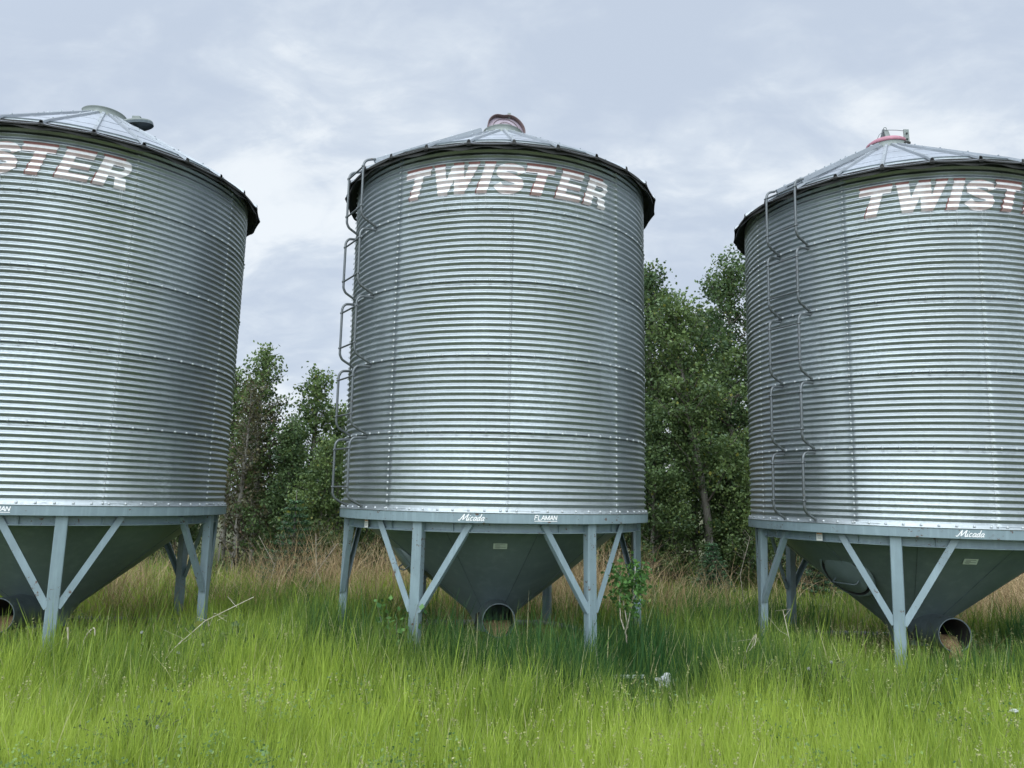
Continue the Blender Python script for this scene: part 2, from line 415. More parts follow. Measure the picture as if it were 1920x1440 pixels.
FNT = {'F': [[(0, 0), (0, 1)], [(0, 1), (.62, 1)], [(0, .54), (.52, .54)]], 'L': [[(0, 1), (0, 0)], [(0, 0), (.58, 0)]],
       'A': [[(0, 0), (.38, 1)], [(.38, 1), (.76, 0)], [(.16, .34), (.60, .34)]],
       'M': [[(0, 0), (0, 1)], [(0, 1), (.42, .05)], [(.42, .05), (.84, 1)], [(.84, 1), (.84, 0)]],
       'N': [[(0, 0), (0, 1)], [(0, 1), (.66, 0)], [(.66, 0), (.66, 1)]]}
ADV = {'F': .80, 'L': .74, 'A': .92, 'M': 1.06, 'N': .86}
def flaman(u0, z0, h, slope=.18):
    P = []; x = 0
    for ch in 'FLAMAN':
        for k, (a, b) in enumerate(FNT[ch]):
            q = [(u0+(x+p[0]+slope*p[1])*h, z0+p[1]*h) for p in (a, b)]; P += stroke(q, h*.20)
        x += ADV[ch]
    P.append([(u0-.02*h, z0-.34*h), (u0+x*h, z0-.34*h), (u0+x*h, z0-.20*h), (u0-.02*h, z0-.20*h)])
    return P
def micada(u0, z0, h):
    P = []
    def s(pts, w=.13, k=5): P.extend(stroke([(u0+(x+.42*y)*h, z0+y*h) for x, y in smooth_path(pts, k)], h*w*1.0))
    s([(-.28, .12), (-.12, .0), (.05, .25), (.32, 1.02)], .14); s([(.32, 1.02), (.38, .5), (.42, .06)], .16); s([(.42, .06), (.70, .55), (.98, 1.02)], .13)
    s([(.98, 1.02), (.98, .5), (1.02, .08), (1.16, .02), (1.26, .16)], .16)
    s([(1.30, .50), (1.28, .2), (1.32, .02), (1.46, .12)], .13); s([(1.36, .74), (1.42, .80)], .14)
    s([(1.92, .46), (1.80, .56), (1.62, .42), (1.58, .14), (1.72, .0), (1.94, .12)], .13)
    for x in (2.12, 3.30): 
        s([(x+.36, .48), (x+.16, .55), (x, .34), (x, .08), (x+.14, .0), (x+.32, .2)], .13); s([(x+.40, .54), (x+.34, .2), (x+.38, .03), (x+.52, .10)], .13)
    s([(3.06, .48), (2.88, .55), (2.72, .34), (2.71, .08), (2.84, .0), (3.02, .2)], .13); s([(3.06, 1.05), (3.04, .5), (3.03, .2), (3.07, .03), (3.18, .08)], .14)
    return P

def circ(c, r, n=24, M=None): return [Vector(c)+(M @ Vector((r*math.cos(2*PI*i/n), r*math.sin(2*PI*i/n), 0)) if M else Vector((r*math.cos(2*PI*i/n), r*math.sin(2*PI*i/n), 0))) for i in range(n)]

CH = 1.62                                             # height of the full cone
def cone_r(z): return 2.045*(1+z/CH)
def pol(r, deg, z): return Vector((r*math.sin(R_(deg)), -r*math.cos(R_(deg)), z))

RING_ME = {}
for k in range(5):
    sm = SEAMS if k < 4 else [s for s in SEAMS if s != 0.]
    RING_ME[k] = ring_mesh(k, sm)
CUTS = [ZB-.1+PITCH*j/NP - ((ZB-.1) % (PITCH/NP)) for j in range(-5, 90)]
M_RUN = painted('paint_run', (.50, .54, .55), .5, 0, .4)
def letter_meshes():
    out = []; rr = random.Random(4)
    for li, (white, red) in enumerate(twister()):
        xs = [p[0] for P in white for p in P if p[1] < ZB+.03] or [0]; runs = []
        for i in range(2):
            u = rr.uniform(min(xs), max(xs)); l = rr.uniform(.05, .2); w = rr.uniform(.003, .006); runs.append([(u-w/2, ZB-.01-l), (u+w/2, ZB-.01-l*.9), (u+w/2+.002, ZB+.003), (u-w/2, ZB+.003)])
        parts = [(white, .0038, 0), (red, .0022, 1), (runs, .0018, 2)]; V, F, I = [], [], []
        for P, off, mi in parts:
            if not P: continue
            me = drape(P, lambda z: wall_r(z)+.0045, off, CUTS); b = len(V); V += [tuple(v.co) for v in me.vertices]; F += [[i+b for i in p.vertices] for p in me.polygons]; I += [mi]*len(me.polygons); bpy.data.meshes.remove(me)
        me = bpy.data.meshes.new('letter'); me.from_pydata(V, [], F)
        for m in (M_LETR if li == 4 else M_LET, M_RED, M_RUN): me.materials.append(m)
        me.polygons.foreach_set('material_index', I); me.polygons.foreach_set('use_smooth', [True]*len(F)); me.update(); out.append(me)
    return out
LETTERS = letter_meshes()
band_r = lambda z: RAD+.0385
MIC_ME = drape(micada(-.535, -.098, .070), band_r, .0018, []); MIC_ME.materials.append(M_WHITE)
FLA_ME = drape(flaman(.290, -.080, .050), band_r, .0018, []); FLA_ME.materials.append(M_WHITE)

EAVE_R = 2.235; EAVE_Z = 4.315; SLOPE = .578; NR = 26; RIB0 = -.8
def roof_z(r): return EAVE_Z+(EAVE_R-r)*SLOPE
def parts_roof(root):
    mb = MB()
    step = 360/NR
    radii = [.30, .8, 1.35, 1.98, 2.0, 2.10, EAVE_R]
    for i in range(NR):
        a0 = RIB0+i*step
        n = 8; vs = []
        for j in range(n+1):
            a = a0+step*j/n; t = j/n
            for q, r in enumerate(radii):
                # panels are flat sectors: the chord sags inward from the arc
                ch = math.cos(R_(step/2))/math.cos(R_(step*(t-.5)))
                rr = r*ch
                z = roof_z(r)
                if q >= 4: z -= .012
                if q == 6: z -= .008-.006*abs(2*t-1)**3; rr += .010*abs(2*t-1)**3
                vs.append(pol(rr, a, z))
        k = len(radii)
        fs = [(j*k+q, j*k+q+1, (j+1)*k+q+1, (j+1)*k+q) for j in range(n) for q in range(k-1)]
        fs = [f[::-1] for f in fs]
        mb.add(vs, fs, 0)
        # faint step creases of the sheet
        for rc in (1.05, 1.62):
            mb.bar(pol(rc*math.cos(R_(step/2))/math.cos(R_(step/2*.86)), a0+step*.07, roof_z(rc)+.002), pol(rc*math.cos(R_(step/2))/math.cos(R_(step/2*.86)), a0+step*.93, roof_z(rc)+.002), .012, .005, (0, 0, 1), 0)
        # underside + edge lip
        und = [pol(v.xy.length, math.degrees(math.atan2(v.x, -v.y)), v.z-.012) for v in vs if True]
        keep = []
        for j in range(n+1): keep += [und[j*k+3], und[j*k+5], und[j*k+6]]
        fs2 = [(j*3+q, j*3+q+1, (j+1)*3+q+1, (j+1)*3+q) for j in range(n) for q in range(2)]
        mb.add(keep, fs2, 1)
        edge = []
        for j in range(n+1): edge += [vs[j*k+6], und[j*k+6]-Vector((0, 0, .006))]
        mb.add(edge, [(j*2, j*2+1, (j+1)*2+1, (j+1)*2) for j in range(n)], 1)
    # flashing angle tucked between wall and roof, ragged closure strip behind it
    vs = []
    nseg = 208
    for i in range(nseg):
        a = 360*i/nseg; j = .010*math.sin(i*math.pi*2/8)+.006*math.sin(i*.53)
        vs += [pol(RAD+.004, a, 4.395), pol(2.15, a, 4.325+j), pol(2.205, a, 4.245+j*1.3), pol(2.20, a, 4.330)]
    fs = []
    for i in range(nseg):
        j = (i+1) % nseg
        for q in range(3): fs.append((i*4+q, j*4+q, j*4+q+1, i*4+q+1))
    mb.add(vs, fs, 1)
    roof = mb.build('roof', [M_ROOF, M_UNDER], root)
    ribp = None
    for i in range(NR):
        a = RIB0+i*step
        if ribp is None:
            rb = MB(); prof_ = [(-.026, 0), (-.018, .032), (.018, .032), (.026, 0)]
            rs = [.31, 1.2, 2.06, 2.10, 2.235]; zs_ = [roof_z(.31), roof_z(1.2), roof_z(2.06), roof_z(2.10)-.002, roof_z(2.235)-.01]
            vs = [Vector((x, -r, z+h)) for r, z in zip(rs, zs_) for x, h in prof_]
            fs = [(q*4+p, q*4+p+1, (q+1)*4+p+1, (q+1)*4+p) for q in range(len(rs)-1) for p in range(3)]
            rb.add(vs, [f[::-1] for f in fs], 0)
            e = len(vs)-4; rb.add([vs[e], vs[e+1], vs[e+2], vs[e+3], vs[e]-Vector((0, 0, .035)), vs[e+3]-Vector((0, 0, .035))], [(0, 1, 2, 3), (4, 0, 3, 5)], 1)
            rb.add([vs[0], vs[1], vs[2], vs[3]], [(3, 2, 1, 0)], 1)
            for r in (.55, 1.0, 1.45, 1.9): rb.box((0, -r, roof_z(r)+.036), (.016, .016, .012), None, 0)
            rb.box((0, -2.218, roof_z(2.215)+.0), (.026, .034, .038), None, 1)
            ribp = rb.build('roof_rib', [M_RIB, M_UNDER, M_TUBE], roof); o = ribp
        else:
            o = ribp.copy(); SC.collection.objects.link(o); o.parent = roof
        o.rotation_euler = (0, 0, R_(a))
    return roof
def parts_collar(root):
    mb = MB(); z0 = roof_z(.36)-.02
    mb.lathe([(.335, z0), (.335, z0+.02), (.305, z0+.05), (.285, z0+.155), (.296, z0+.165), (.28, z0+.175), (.225, z0+.05)], 40)
    col = mb.build('vent_collar', M_CREAM, root)
    for i in range(13):
        b = MB(); a = RIB0+360/NR*(2*i+.5); b.box(pol(.325, a, z0+.012), (.05, .02, .035), Matrix.Rotation(R_(a), 3, 'Z')); 
        mb2 = b.build('collar_clip', M_UNDER, col)
    return z0+.17

def ladder(root):
    lad = empty('ladder', (0, 0, 0), root)
    d = pol(1, -62, 0).normalized(); t = Vector((-d.y, d.x, 0))
    so = .205
    feet = [pol(RAD+.012, -55.2, 0), pol(RAD+.012, -68.8, 0)]
    for seg_ in range(5):
        zb = seg_*RH+.02; zt = (seg_+1)*RH-.025; top = seg_ == 4
        ends = []
        for f in feet:
            b = f+Vector((0, 0, zb)); o = f+d*so
            pts = [b-d*.02, b+Vector((0, 0, .004)), f+d*(so*.78)+Vector((0, 0, zb+.085)), f+d*(so*.92)+Vector((0, 0, zb+.12)), o+Vector((0, 0, zb+.17))]
            if not top:
                pts += [o+Vector((0, 0, zt-.10)), o-d*.018+Vector((0, 0, zt-.045)), o-d*.06+Vector((0, 0, zt-.012)), f+Vector((0, 0, zt)), f-d*.02+Vector((0, 0, zt))]
            else:
                zz = 4.42
                pts += [o+Vector((0, 0, zz-.10)), o-d*.016+Vector((0, 0, zz-.03)), o-d*.06+Vector((0, 0, zz+.012)), o-d*.16+Vector((0, 0, zz+.05))]
            mb = MB(); mb.tube(smooth3(pts), .0165, 8)
            for pz in (zb, zt if not top else None):
                if pz is not None: mb.box(f+Vector((0, 0, pz))+d*.005, (.02, .04, .03), Matrix.Rotation(R_(-62), 3, 'Z'))
            mb.build('rail', M_TUBE, lad); ends.append(o)
        rz = [zb+.235, zt-.14] if not top else [zb+.235, 4.33]
        for z in rz:
            mb = MB(); a, b = [e+Vector((0, 0, z)) for e in ends]; x = (b-a).normalized()
            mb.tube([a-x*.035, b+x*.035], .0115, 8)
            for e in (a, b): mb.blob(e+d*.014, .016, 6, 0, d)
            mb.build('rung', M_TUBE, lad)
    # roof ladder: two flat stringers up the slope with rungs
    sl = Vector((0, 0, SLOPE))
    for s in (-.205, .215):
        mb = MB()
        A = d*2.10+t*s; B = d*.50+t*s*1.0
        za = roof_z(2.10)+.060; zb = roof_z(.50)+.045
        mb.bar(A+Vector((0, 0, za)), B+Vector((0, 0, zb)), .028, .060, (0, 0, 1))
        for k in range(5):
            q = A.lerp(B, (k+.5)/5); z = za+(zb-za)*(k+.5)/5; mb.box(q+Vector((0, 0, z+.035)), (.03, .03, .02))
        mb.build('roof_stringer', M_RIB, lad)
    for k in range(6):
        mb = MB(); q = d*(1.9-k*.27); z = roof_z(1.9-k*.27)+.06; mb.tube([q-t*.20+Vector((0, 0, z)), q+t*.21+Vector((0, 0, z))], .012, 6); mb.build('roof_rung', M_TUBE, lad)
def smooth3(pts, k=4):
    out = []; n = len(pts)
    for i in range(n-1):
        p0, p1, p2, p3 = pts[max(0, i-1)], pts[i], pts[i+1], pts[min(n-1, i+2)]
        if (p2-p1).length > .3: out += [p1]; continue
        # limit tangents near long spans
        m1 = (p2-p0)*.5; m2 = (p3-p1)*.5; L = (p2-p1).length
        if m1.length > L: m1 = m1.normalized()*L
        if m2.length > L: m2 = m2.normalized()*L
        for j in range(k):
            t = j/k; t2, t3 = t*t, t**3
            out.append(p1*(2*t3-3*t2+1)+m1*(t3-2*t2+t)+p2*(-2*t3+3*t2)+m2*(t3-t2))
    out.append(pts[-1]); return out

LEGA = [-30, 30, 90, 150, 210, 270]
def frame_parts(root):
    # base band (upper ring) and the channel under it
    mb = MB()
    mb.lathe([(RAD-.02, -.012), (RAD+.036, -.012), (RAD+.038, -.016), (RAD+.038, -.122), (RAD+.034, -.126), (RAD-.02, -.126), (RAD-.02, -.012)], 96, smooth=False)
    band = mb.build('base_band', M_FRAME, root)
    fl = MB(); fl.lathe([(RAD+.012, .026), (RAD+.016, .023), (RAD+.020, .002), (RAD+.044, -.006), (RAD+.044, -.014), (RAD+.030, -.0145)], 96)
    for q in range(72):
        dd = pol(1, q*5+2.5, 0).normalized(); fl.blob(dd*(RAD+.021)+Vector((0, 0, .013)), .015, 6, 1, dd)
    fl.build('sill_flange', [M_WALL, M_BOLT], root)
    for me, nm in ((MIC_ME, 'maker_name'), (FLA_ME, 'dealer_name')): link(nm, me, band).rotation_euler = (0, 0, R_(2.3))
    mb = MB()
    for k in range(6):
        a0, a1 = LEGA[k], LEGA[(k+1) % 6]+(360 if k == 5 else 0)
        n = 14
        for j in range(n):
            p = a0+(a1-a0)*j/n; q = a0+(a1-a0)*(j+1)/n
            r0, r1 = 1.93, 1.972
            for (ra, za, rb, zb) in ((r1, -.128, r0+.02, -.134), (r0+.02, -.134, r0+.02, -.222), (r0+.02, -.222, r1+.012, -.226), (r1+.012, -.226, r1+.012, -.236), (r1+.012, -.236, r0-.03, -.236)):
                mb.add([pol(ra, p, za), pol(rb, p, zb), pol(rb, q, zb), pol(ra, q, za)], [(0, 1, 2, 3)])
    for k in range(12):
        a = 30*k+12 if k % 2 else 30*k+18
        mb.bar(pol(1.955, a, -.128), pol(1.955, a, -.224), .006, .05, pol(1, a, 0))
    mb.build('girder', M_FRAME, root)
    legp = None
    for a in LEGA:
        leg = empty('leg', (0, 0, 0), root); leg.rotation_euler = (0, 0, R_(a))
        if legp is None:
            mb = MB(); mb.bar((0, -1.985, -.129), (0, -2.01, -1.97), .125, .10, (0, -1, 0), bev=.008)
            mb.bar((0, -1.98, -1.93), (0, -1.98, -1.955), .26, .24, (0, -1, 0))
            post = mb.build('leg_post', M_FRAME, leg)
            br = []
            for s in (-1, 1):
                e = pol(1.985, s*17.8, -.130); b = Vector((s*.058, -2.035, -1.10)); n = Vector((0, -1, 0)); dirv = (e-b).normalized()
                mb = MB(); mb.bar(b-dirv*.02, e, .072, .010, n); 
                inward = dirv.cross(n).normalized(); 
                if inward.x*s < 0: inward = -inward
                off = inward*.034+Vector((0, .030, 0)); mb.bar(b+off, e+off, .008, .055, n)
                br.append(mb.build('brace', M_FRAME, leg))
            legp = (post, br)
        else:
            for q in [legp[0]]+legp[1]:
                c = q.copy(); SC.collection.objects.link(c); c.parent = leg
    # skid beams between the leg feet
    for k in range(6):
        A = pol(2.0, LEGA[k], -1.79); B = pol(2.0, LEGA[k]+60, -1.79)
        mb = MB()
        for dz, dr in ((.0, .05), (0, -.06)):
            o = (A+B).normalized()*0; n = (A+B); n.z = 0; n.normalize(); mb.tube([A+n*dr, B+n*dr], .034, 10)
        mb.bar(A.lerp(B, .0)-n*.0, A.lerp(B, .04), .14, .05, (0, 0, 1)); 
        mb.build('skid_rail', M_RUSTY, root)
def cone_parts(root):
    mb = MB()
    prof_ = [(cone_r(z), z) for z in (-.02, -.2, -.5, -.8, -1.1, -1.33)]+[(.30, -1.42), (.255, -1.50), (.25, -1.60)]
    nseg = 96; vs = []
    for i in range(nseg):
        a = 360*i/nseg
        for r, z in prof_:
            dent = 1+.0035*math.sin(R_(a)*5+z*3)+.003*math.sin(R_(a)*11+z*7)
            vs.append(pol(r*dent, a, z))
    k = len(prof_)
    mb.add(vs, [(i*k+q+1, ((i+1) % nseg)*k+q+1, ((i+1) % nseg)*k+q, i*k+q) for i in range(nseg) for q in range(k-1)], 0, True)
    # welded plate seams
    for a in range(-170, 190, 36):
        mb.tube([pol(cone_r(z)+.003, a+3, z) for z in (-.24, -.6, -1.0, -1.3)], .0045, 5, 1, cap=False)
    cone = mb.build('hopper_cone', [M_CONE, M_PIPE], root)
    # frame on the surface of the cone at angle a, depth z
    def sf(a, z):
        n = Vector((math.sin(R_(a))*math.sin(R_(51.8)), -math.cos(R_(a))*math.sin(R_(51.8)), -math.cos(R_(51.8))))
        t = Vector((math.cos(R_(a)), math.sin(R_(a)), 0)); b = n.cross(t)
        if b.z < 0: b = -b
        return pol(cone_r(z), a, z), t, b, n
    c, t, b, n = sf(-62.5, -.66)
    M = Matrix((t, b, n)).transposed()
    h = MB(); M4 = M.to_4x4(); M4.translation = c
    h.lathe([(.37, -.012), (.37, .03), (.35, .042), (.33, .042)], 40, M4); h.lathe([(.33, .042), (.32, .008), (.298, .004), (.292, .040)], 40, M4, 1); h.lathe([(.292, .040), (.275, .056), (.0, .064)], 40, M4)
    hatch = h.build('manhole_hatch', [M_CONE, M_DARK], cone)
    h = MB(); p = [(-.20, .05), (-.20, .12), (-.17, .135), (.17, .135), (.20, .12), (.20, .05)]
    h.tube([c+t*x*.9-b*.06+n*(y) for x, y in p], .010, 6); h.build('handle', M_PIPE, hatch)
    # stickers
    c, t, b, n = sf(-1.5, -.40)
    h = MB(); 
    def card(h, c, t, b, n, w, hh, mat, lift=.003): h.add([c+t*x*w/2+b*y*hh/2+n*lift for x, y in ((-1, -1), (1, -1), (1, 1), (-1, 1))], [(0, 1, 2, 3)], mat)
    card(h, c+n*.006, t, b, n, .165, .085, 0)
    for i, (w, y) in enumerate(((.12, .024), (.06, .006), (.13, -.012), (.05, -.026))): card(h, c+n*.006+b*y+t*(.0 if i % 2 == 0 else -.03), t, b, n, w, .006, 1, .005)
    h.build('data_plate', [M_STICKG, M_STICKD], cone)
    h = MB(); c = pol(1.9905, -55.6, -.180); t = Vector((math.cos(R_(-55.6)), math.sin(R_(-55.6)), 0)); n = pol(1, -55.6, 0).normalized(); b = Vector((0, 0, 1))
    card(h, c, t, b, n, .085, .10, 0); card(h, c+b*.036, t, b, n, .07, .014, 2, .005)
    for y in (.010, -.006, -.02): card(h, c+b*y, t, b, n, .06, .004, 1, .005)
    h.build('warning_sticker', [M_STICK, M_STICKD, M_STICKO], root)
    # outlet boot: slanted pipe pushed out of the cone towards the front
    mb = MB(); T = Matrix.Translation((.0, 0, -1.40)) @ Matrix.Rotation(R_(90), 4, 'X')
    T = Matrix.Translation((.0, .0, -1.345)) @ Matrix.Rotation(R_(90-1), 4, 'X')
    L = 1.06
    mb.lathe([(.203, -.1), (.203, L), (.205, L+.003), (.193, L+.003), (.190, L-.01)], 48, T); mb.lathe([(.190, L-.01), (.190, .0)], 48, T, 1)  # bore and back disc near-black: the shade inside is put into the colour
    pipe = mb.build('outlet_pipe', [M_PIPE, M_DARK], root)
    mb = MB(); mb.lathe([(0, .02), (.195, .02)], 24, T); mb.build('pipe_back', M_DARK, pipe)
    mb = MB(); mb.tube([(-.23, -.30, -1.36), (-.25, -.45, -1.50), (-.25, -.45, -1.62)], .012, 6); mb.bar((-.215, -.56, -1.30), (-.27, -.52, -1.48), .02, .01, (0, -1, 0)); mb.build('latch_rod', M_DARK, pipe)

PX = [(-6.02, 10.29, -.19, -.08, .07, 1.2), (-.20, 10.62, -.16, .01, -.28, 5.4), (5.52, 10.66, -.21, .07, .21, -.6)]
LBL = ['leftmost grain bin, its round filler lid swung aside, cut off by the left edge',
       'middle grain bin of the row, its filler lid tipped up on the roof',
       'rightmost grain bin, with a shut pink filler lid under a bracket']
BINS = []
def make_bin(i):
    x, y, z, lx, ly, ph = PX[i]
    root = empty('grain_bin', (x, y, z+EYE))
    root.rotation_euler = (Matrix.Rotation(R_(lx), 3, 'X') @ Matrix.Rotation(R_(ly), 3, 'Y') @ Matrix.Rotation(R_(ph), 3, 'Z')).to_euler()
    tag(root, LBL[i], 'grain bin', 'three hopper grain bins in a row')
    if i == 0:
        for k in range(5):
            r = link('wall_ring', RING_ME[k], root)
        for q in LETTERS: link('letter', q, r).rotation_euler = (0, 0, R_(2.9))
        frame_parts(root); cone_parts(root); parts_roof(root); parts_collar(root); ladder(root)
    else:
        def cp(o, par):
            c = o.copy(); SC.collection.objects.link(c); c.parent = par
            for ch in list(o.children): cp(ch, c)
        for ch in list(BINS[0].children): cp(ch, root)
    BINS.append(root); return root
for i in (0, 1, 2): make_bin(i)
CZ = roof_z(.36)+.145
# --- lids, one kind each
for _c in BINS[1].children:
    if _c.name.startswith('wall_ring'):
        for _h in _c.children: _h.rotation_euler = (0, 0, 0)
for _c in BINS[0].children:
    if _c.name.startswith('base_band'):
        for _h in _c.children: _h.rotation_euler = (0, 0, R_(.9))
for _c in BINS[1].children:
    if _c.name.startswith('base_band'):
        for _h in _c.children: _h.rotation_euler = (0, 0, 0)
    if _c.name.startswith('hopper_cone'):
        for _h in _c.children:
            if _h.name.startswith('manhole_hatch'): _h.rotation_euler = (0, 0, R_(-13))
def lid_left(root):
    mb = MB(); c = Vector((.47, -.06, roof_z(.50)+.085)); T = Matrix.Translation(c) @ Matrix.Rotation(R_(14), 4, 'X') @ Matrix.Rotation(R_(-12), 4, 'Y')
    mb.lathe([(0, .035), (.12, .03), (.245, .008), (.25, 0), (.25, -.045)], 36, T, 0)
    mb.lathe([(.247, -.045), (.247, .0), (.12, .024), (0, .03)], 36, T, 1)
    mb.lathe([(.252, -.05), (.252, -.012)], 36, T, 1)
    o = mb.build('filler_lid', [M_CREAM, M_PIPE], root)
    b = MB(); b.box(T @ Vector((.03, .05, .075)), (.11, .06, .07)); b.bar(T @ Vector((-.30, .05, .02)), T @ Vector((.05, .05, .03)), .05, .02, (0, 0, 1)); b.build('lid_hinge', M_CREAM, o)
def lid_mid(root):
    # lid tipped back, its pale inside facing the viewer, buckled rim
    T = Matrix.Translation((.065, .27, CZ+.185)) @ Matrix.Scale(1.12, 4) @ Matrix.Rotation(R_(74), 4, 'X') @ Matrix.Rotation(R_(10), 4, 'Y')
    mb = MB(); n = 48
    rings = [(.0, .03), (.10, .028), (.17, .018), (.225, .005), (.262, -.004), (.268, .055), (.258, .056), (.252, .004)]
    vs = []
    for i in range(n):
        a = 2*PI*i/n
        w = 1-.13*math.exp(-((a-PI/2-.18+PI*0)/.32)**2)
        for r, h in rings: vs.append(T @ Vector((r*w*math.cos(a), r*w*math.sin(a), h)))
    k = len(rings)
    mb.add(vs, [(i*k+q, ((i+1) % n)*k+q, ((i+1) % n)*k+q+1, i*k+q+1) for i in range(n) for q in range(4)], 0, True)
    mb.add(vs, [(i*k+q, ((i+1) % n)*k+q, ((i+1) % n)*k+q+1, i*k+q+1) for i in range(n) for q in range(4, 7)], 1, True)
    for rr in (.12, .19): mb.tube([T @ Vector((rr*math.cos(2*PI*i/24), rr*math.sin(2*PI*i/24), .034 if rr < .15 else .020)) for i in range(25)], .004, 4, 1, False)
    o = mb.build('filler_lid', [M_PINKPALE, M_REDBR], root)
    b = MB(); q = T @ Vector((.045, .235, .02)); b.box(q+Vector((0, 0, .04)), (.05, .04, .05)); b.tube([q+Vector((-.012, 0, -.02)), q+Vector((-.012, 0, .03))], .005, 5); b.tube([q+Vector((.012, 0, -.02)), q+Vector((.012, 0, .03))], .005, 5)
    b.tube([q+Vector((-.03, 0, .03)), q+Vector((-.055, 0, .04))], .006, 5); b.build('lid_latch', M_CREAM, o)
def lid_right(root):
    mb = MB(); z = CZ
    mb.lathe([(.292, z-.022), (.298, z-.02), (.292, z+.026), (.24, z+.065), (0, z+.095)], 40)
    o = mb.build('filler_lid', M_PINK, root)
    b = MB()
    for s in (-1, 1):
        b.bar((s*.045-.03, .02, z+.06), (-.02, .02, z+.25), .06, .012, (0, -1, 0) if s > 0 else (1, 0, 0))
    b.bar((.035, -.03, z+.05), (-.012, .0, z+.26), .085, .012, (.2, -1, 0)); b.bar((-.10, -.03, z+.05), (-.035, .0, z+.26), .075, .012, (.5, -1, 0), 1)
    b.tube([(-.02+.022*math.cos(2*PI*k/12), 0, z+.29+.022*math.sin(2*PI*k/12)) for k in range(13)], .006, 5, cap=False)
    b.build('lid_bracket', [M_CREAM, M_TUBE], o)
    b = MB(); b.bar((.165, -.245, z-.03), (.165, -.235, z+.16), .075, .022, (0, -1, 0)); b.box((.165, -.262, z+.09), (.02, .012, .02), None, 1); b.box((.165, -.262, z+.0), (.02, .012, .02), None, 1); b.box((.16, -.262, z-.06), (.09, .03, .03), None, 1); b.build('lid_lever', [M_CREAM, M_UNDER], o)
    b = MB(); b.tube([(-.02, 0, z+.27), (-.16, -.10, z+.14), (-.31, -.17, z-.13), (-.36, -.2, z-.16)], .005, 5); b.tube([(-.02, 0, z+.27), (.10, -.1, z+.22), (.165, -.23, z+.14)], .005, 5); b.build('pull_cable', M_TUBE, o)
lid_left(BINS[0]); lid_mid(BINS[1]); lid_right(BINS[2])
# --- grain left in each outlet
def m_grain():
    m, nt, b = mat_new('spilled_grain'); n = NB(nt); c = n.coord('Object')
    v = n.N('ShaderNodeTexVoronoi'); n.L(c, v.inputs['Vector']); v.inputs['Scale'].default_value = 95
    col = n.mix(n.rng(v.outputs['Distance'], .1, .6), (.56, .41, .24), (.28, .18, .095)); col = n.mix(n.rng(n.noise(c, 18, 4, .6), .4, .7, 0, .6), col, (.24, .13, .065))
    n.L(col, b.inputs['Base Color']); b.inputs['Roughness'].default_value = .8; n.bump(v.outputs['Distance'], .9, .012, b); return m
M_GRAIN = m_grain()
def grain(root, label, spill, lump):
    base = root.matrix_basis @ Vector((0, -1.06, -1.345+.0185))
    mb = MB(); nx, ny = 22, 18; vs = []
    yaw = root.rotation_euler.z
    for j in range(ny):
        for i in range(nx):
            u = i/(nx-1)*2-1; t = j/(ny-1)
            y = -spill+t*(.45+spill)
            h = -.186+.130*min(1, max(0, y)/.34)+lump*.09*math.exp(-((u*1.6)**2+((t-.25)*3)**2))+.012*mn.noise(Vector((u*4, t*5, lump*9)))
            if y < .03: h -= (.03-y)*.6
            w = math.sqrt(max(.0004, .188**2-min(.18, abs(h))**2)) if y > -.01 else .12*(1-.25*abs(y))
            vs.append(Vector((u*w, y, h-.05*u*u*(1 if y < 0 else 0)-.0175*max(0, y))))
    # closed solid: top sheet and a bottom sheet following the pipe wall
    n0 = len(vs)
    bot = [Vector((v.x, v.y, (-math.sqrt(max(0, .1885**2-v.x**2))-.0175*v.y if v.y > -.01 else -.25)-.0)) for v in vs]
    T = Matrix.Rotation(yaw, 4, 'Z')
    f = [(j*nx+i, j*nx+i+1, (j+1)*nx+i+1, (j+1)*nx+i) for j in range(ny-1) for i in range(nx-1)]
    side = [(i, i+n0, i+1+n0, i+1) for i in range(nx-1)]
    mb.add([T @ v for v in vs]+[T @ v for v in bot], f+side, 0, True)
    o = mb.build('grain_pile', M_GRAIN); o.location = base; tag(o, label, 'grain', 'grain left in the outlet pipes'); return o
grain(BINS[0], 'tan spilled grain lying in the outlet pipe of the left bin', .0, .1)
grain(BINS[1], 'brown spilled grain half filling the outlet pipe of the middle bin', .0, .25)
grain(BINS[2], 'lump of tan grain spilling from the outlet pipe of the right bin', .05, .9)

# ------------------------------------------------------------------ ground
def ground():
    m, nt, b = mat_new('meadow_soil'); n = NB(nt); c = n.coord('Object')
    a = n.noise(c, .35, 4, .6); f = n.noise(c, 6, 6, .7)
    col = n.mix(n.rng(f, .35, .65), (.060, .072, .030), (.105, .115, .050)); col = n.mix(n.rng(a, .45, .7, 0, .6), col, (.13, .118, .075))
    n.L(col, b.inputs['Base Color']); b.inputs['Roughness'].default_value = .95; n.bump(f, .8, .1, b)
    mb = MB(); xs = [-600, -200, -80, -40]+[-28+i*.8 for i in range(71)]+[40, 80, 200, 600]; ys = [-600, -200, -60, -20]+[-8+i*.8 for i in range(61)]+[60, 120, 300, 900]
    vs = [(x, y, gz(x, y)) for y in ys for x in xs]; nx = len(xs)
    mb.add(vs, [(j*nx+i, j*nx+i+1, (j+1)*nx+i+1, (j+1)*nx+i) for j in range(len(ys)-1) for i in range(nx-1)], 0, True)
    tag(mb.build('ground', m), kind='structure')
def gz(x, y):
    if abs(x) > 45 or abs(y) > 50: return 0.
    return .05*mn.noise(Vector((x*.25, y*.25, 3.3)))-.01
ground()

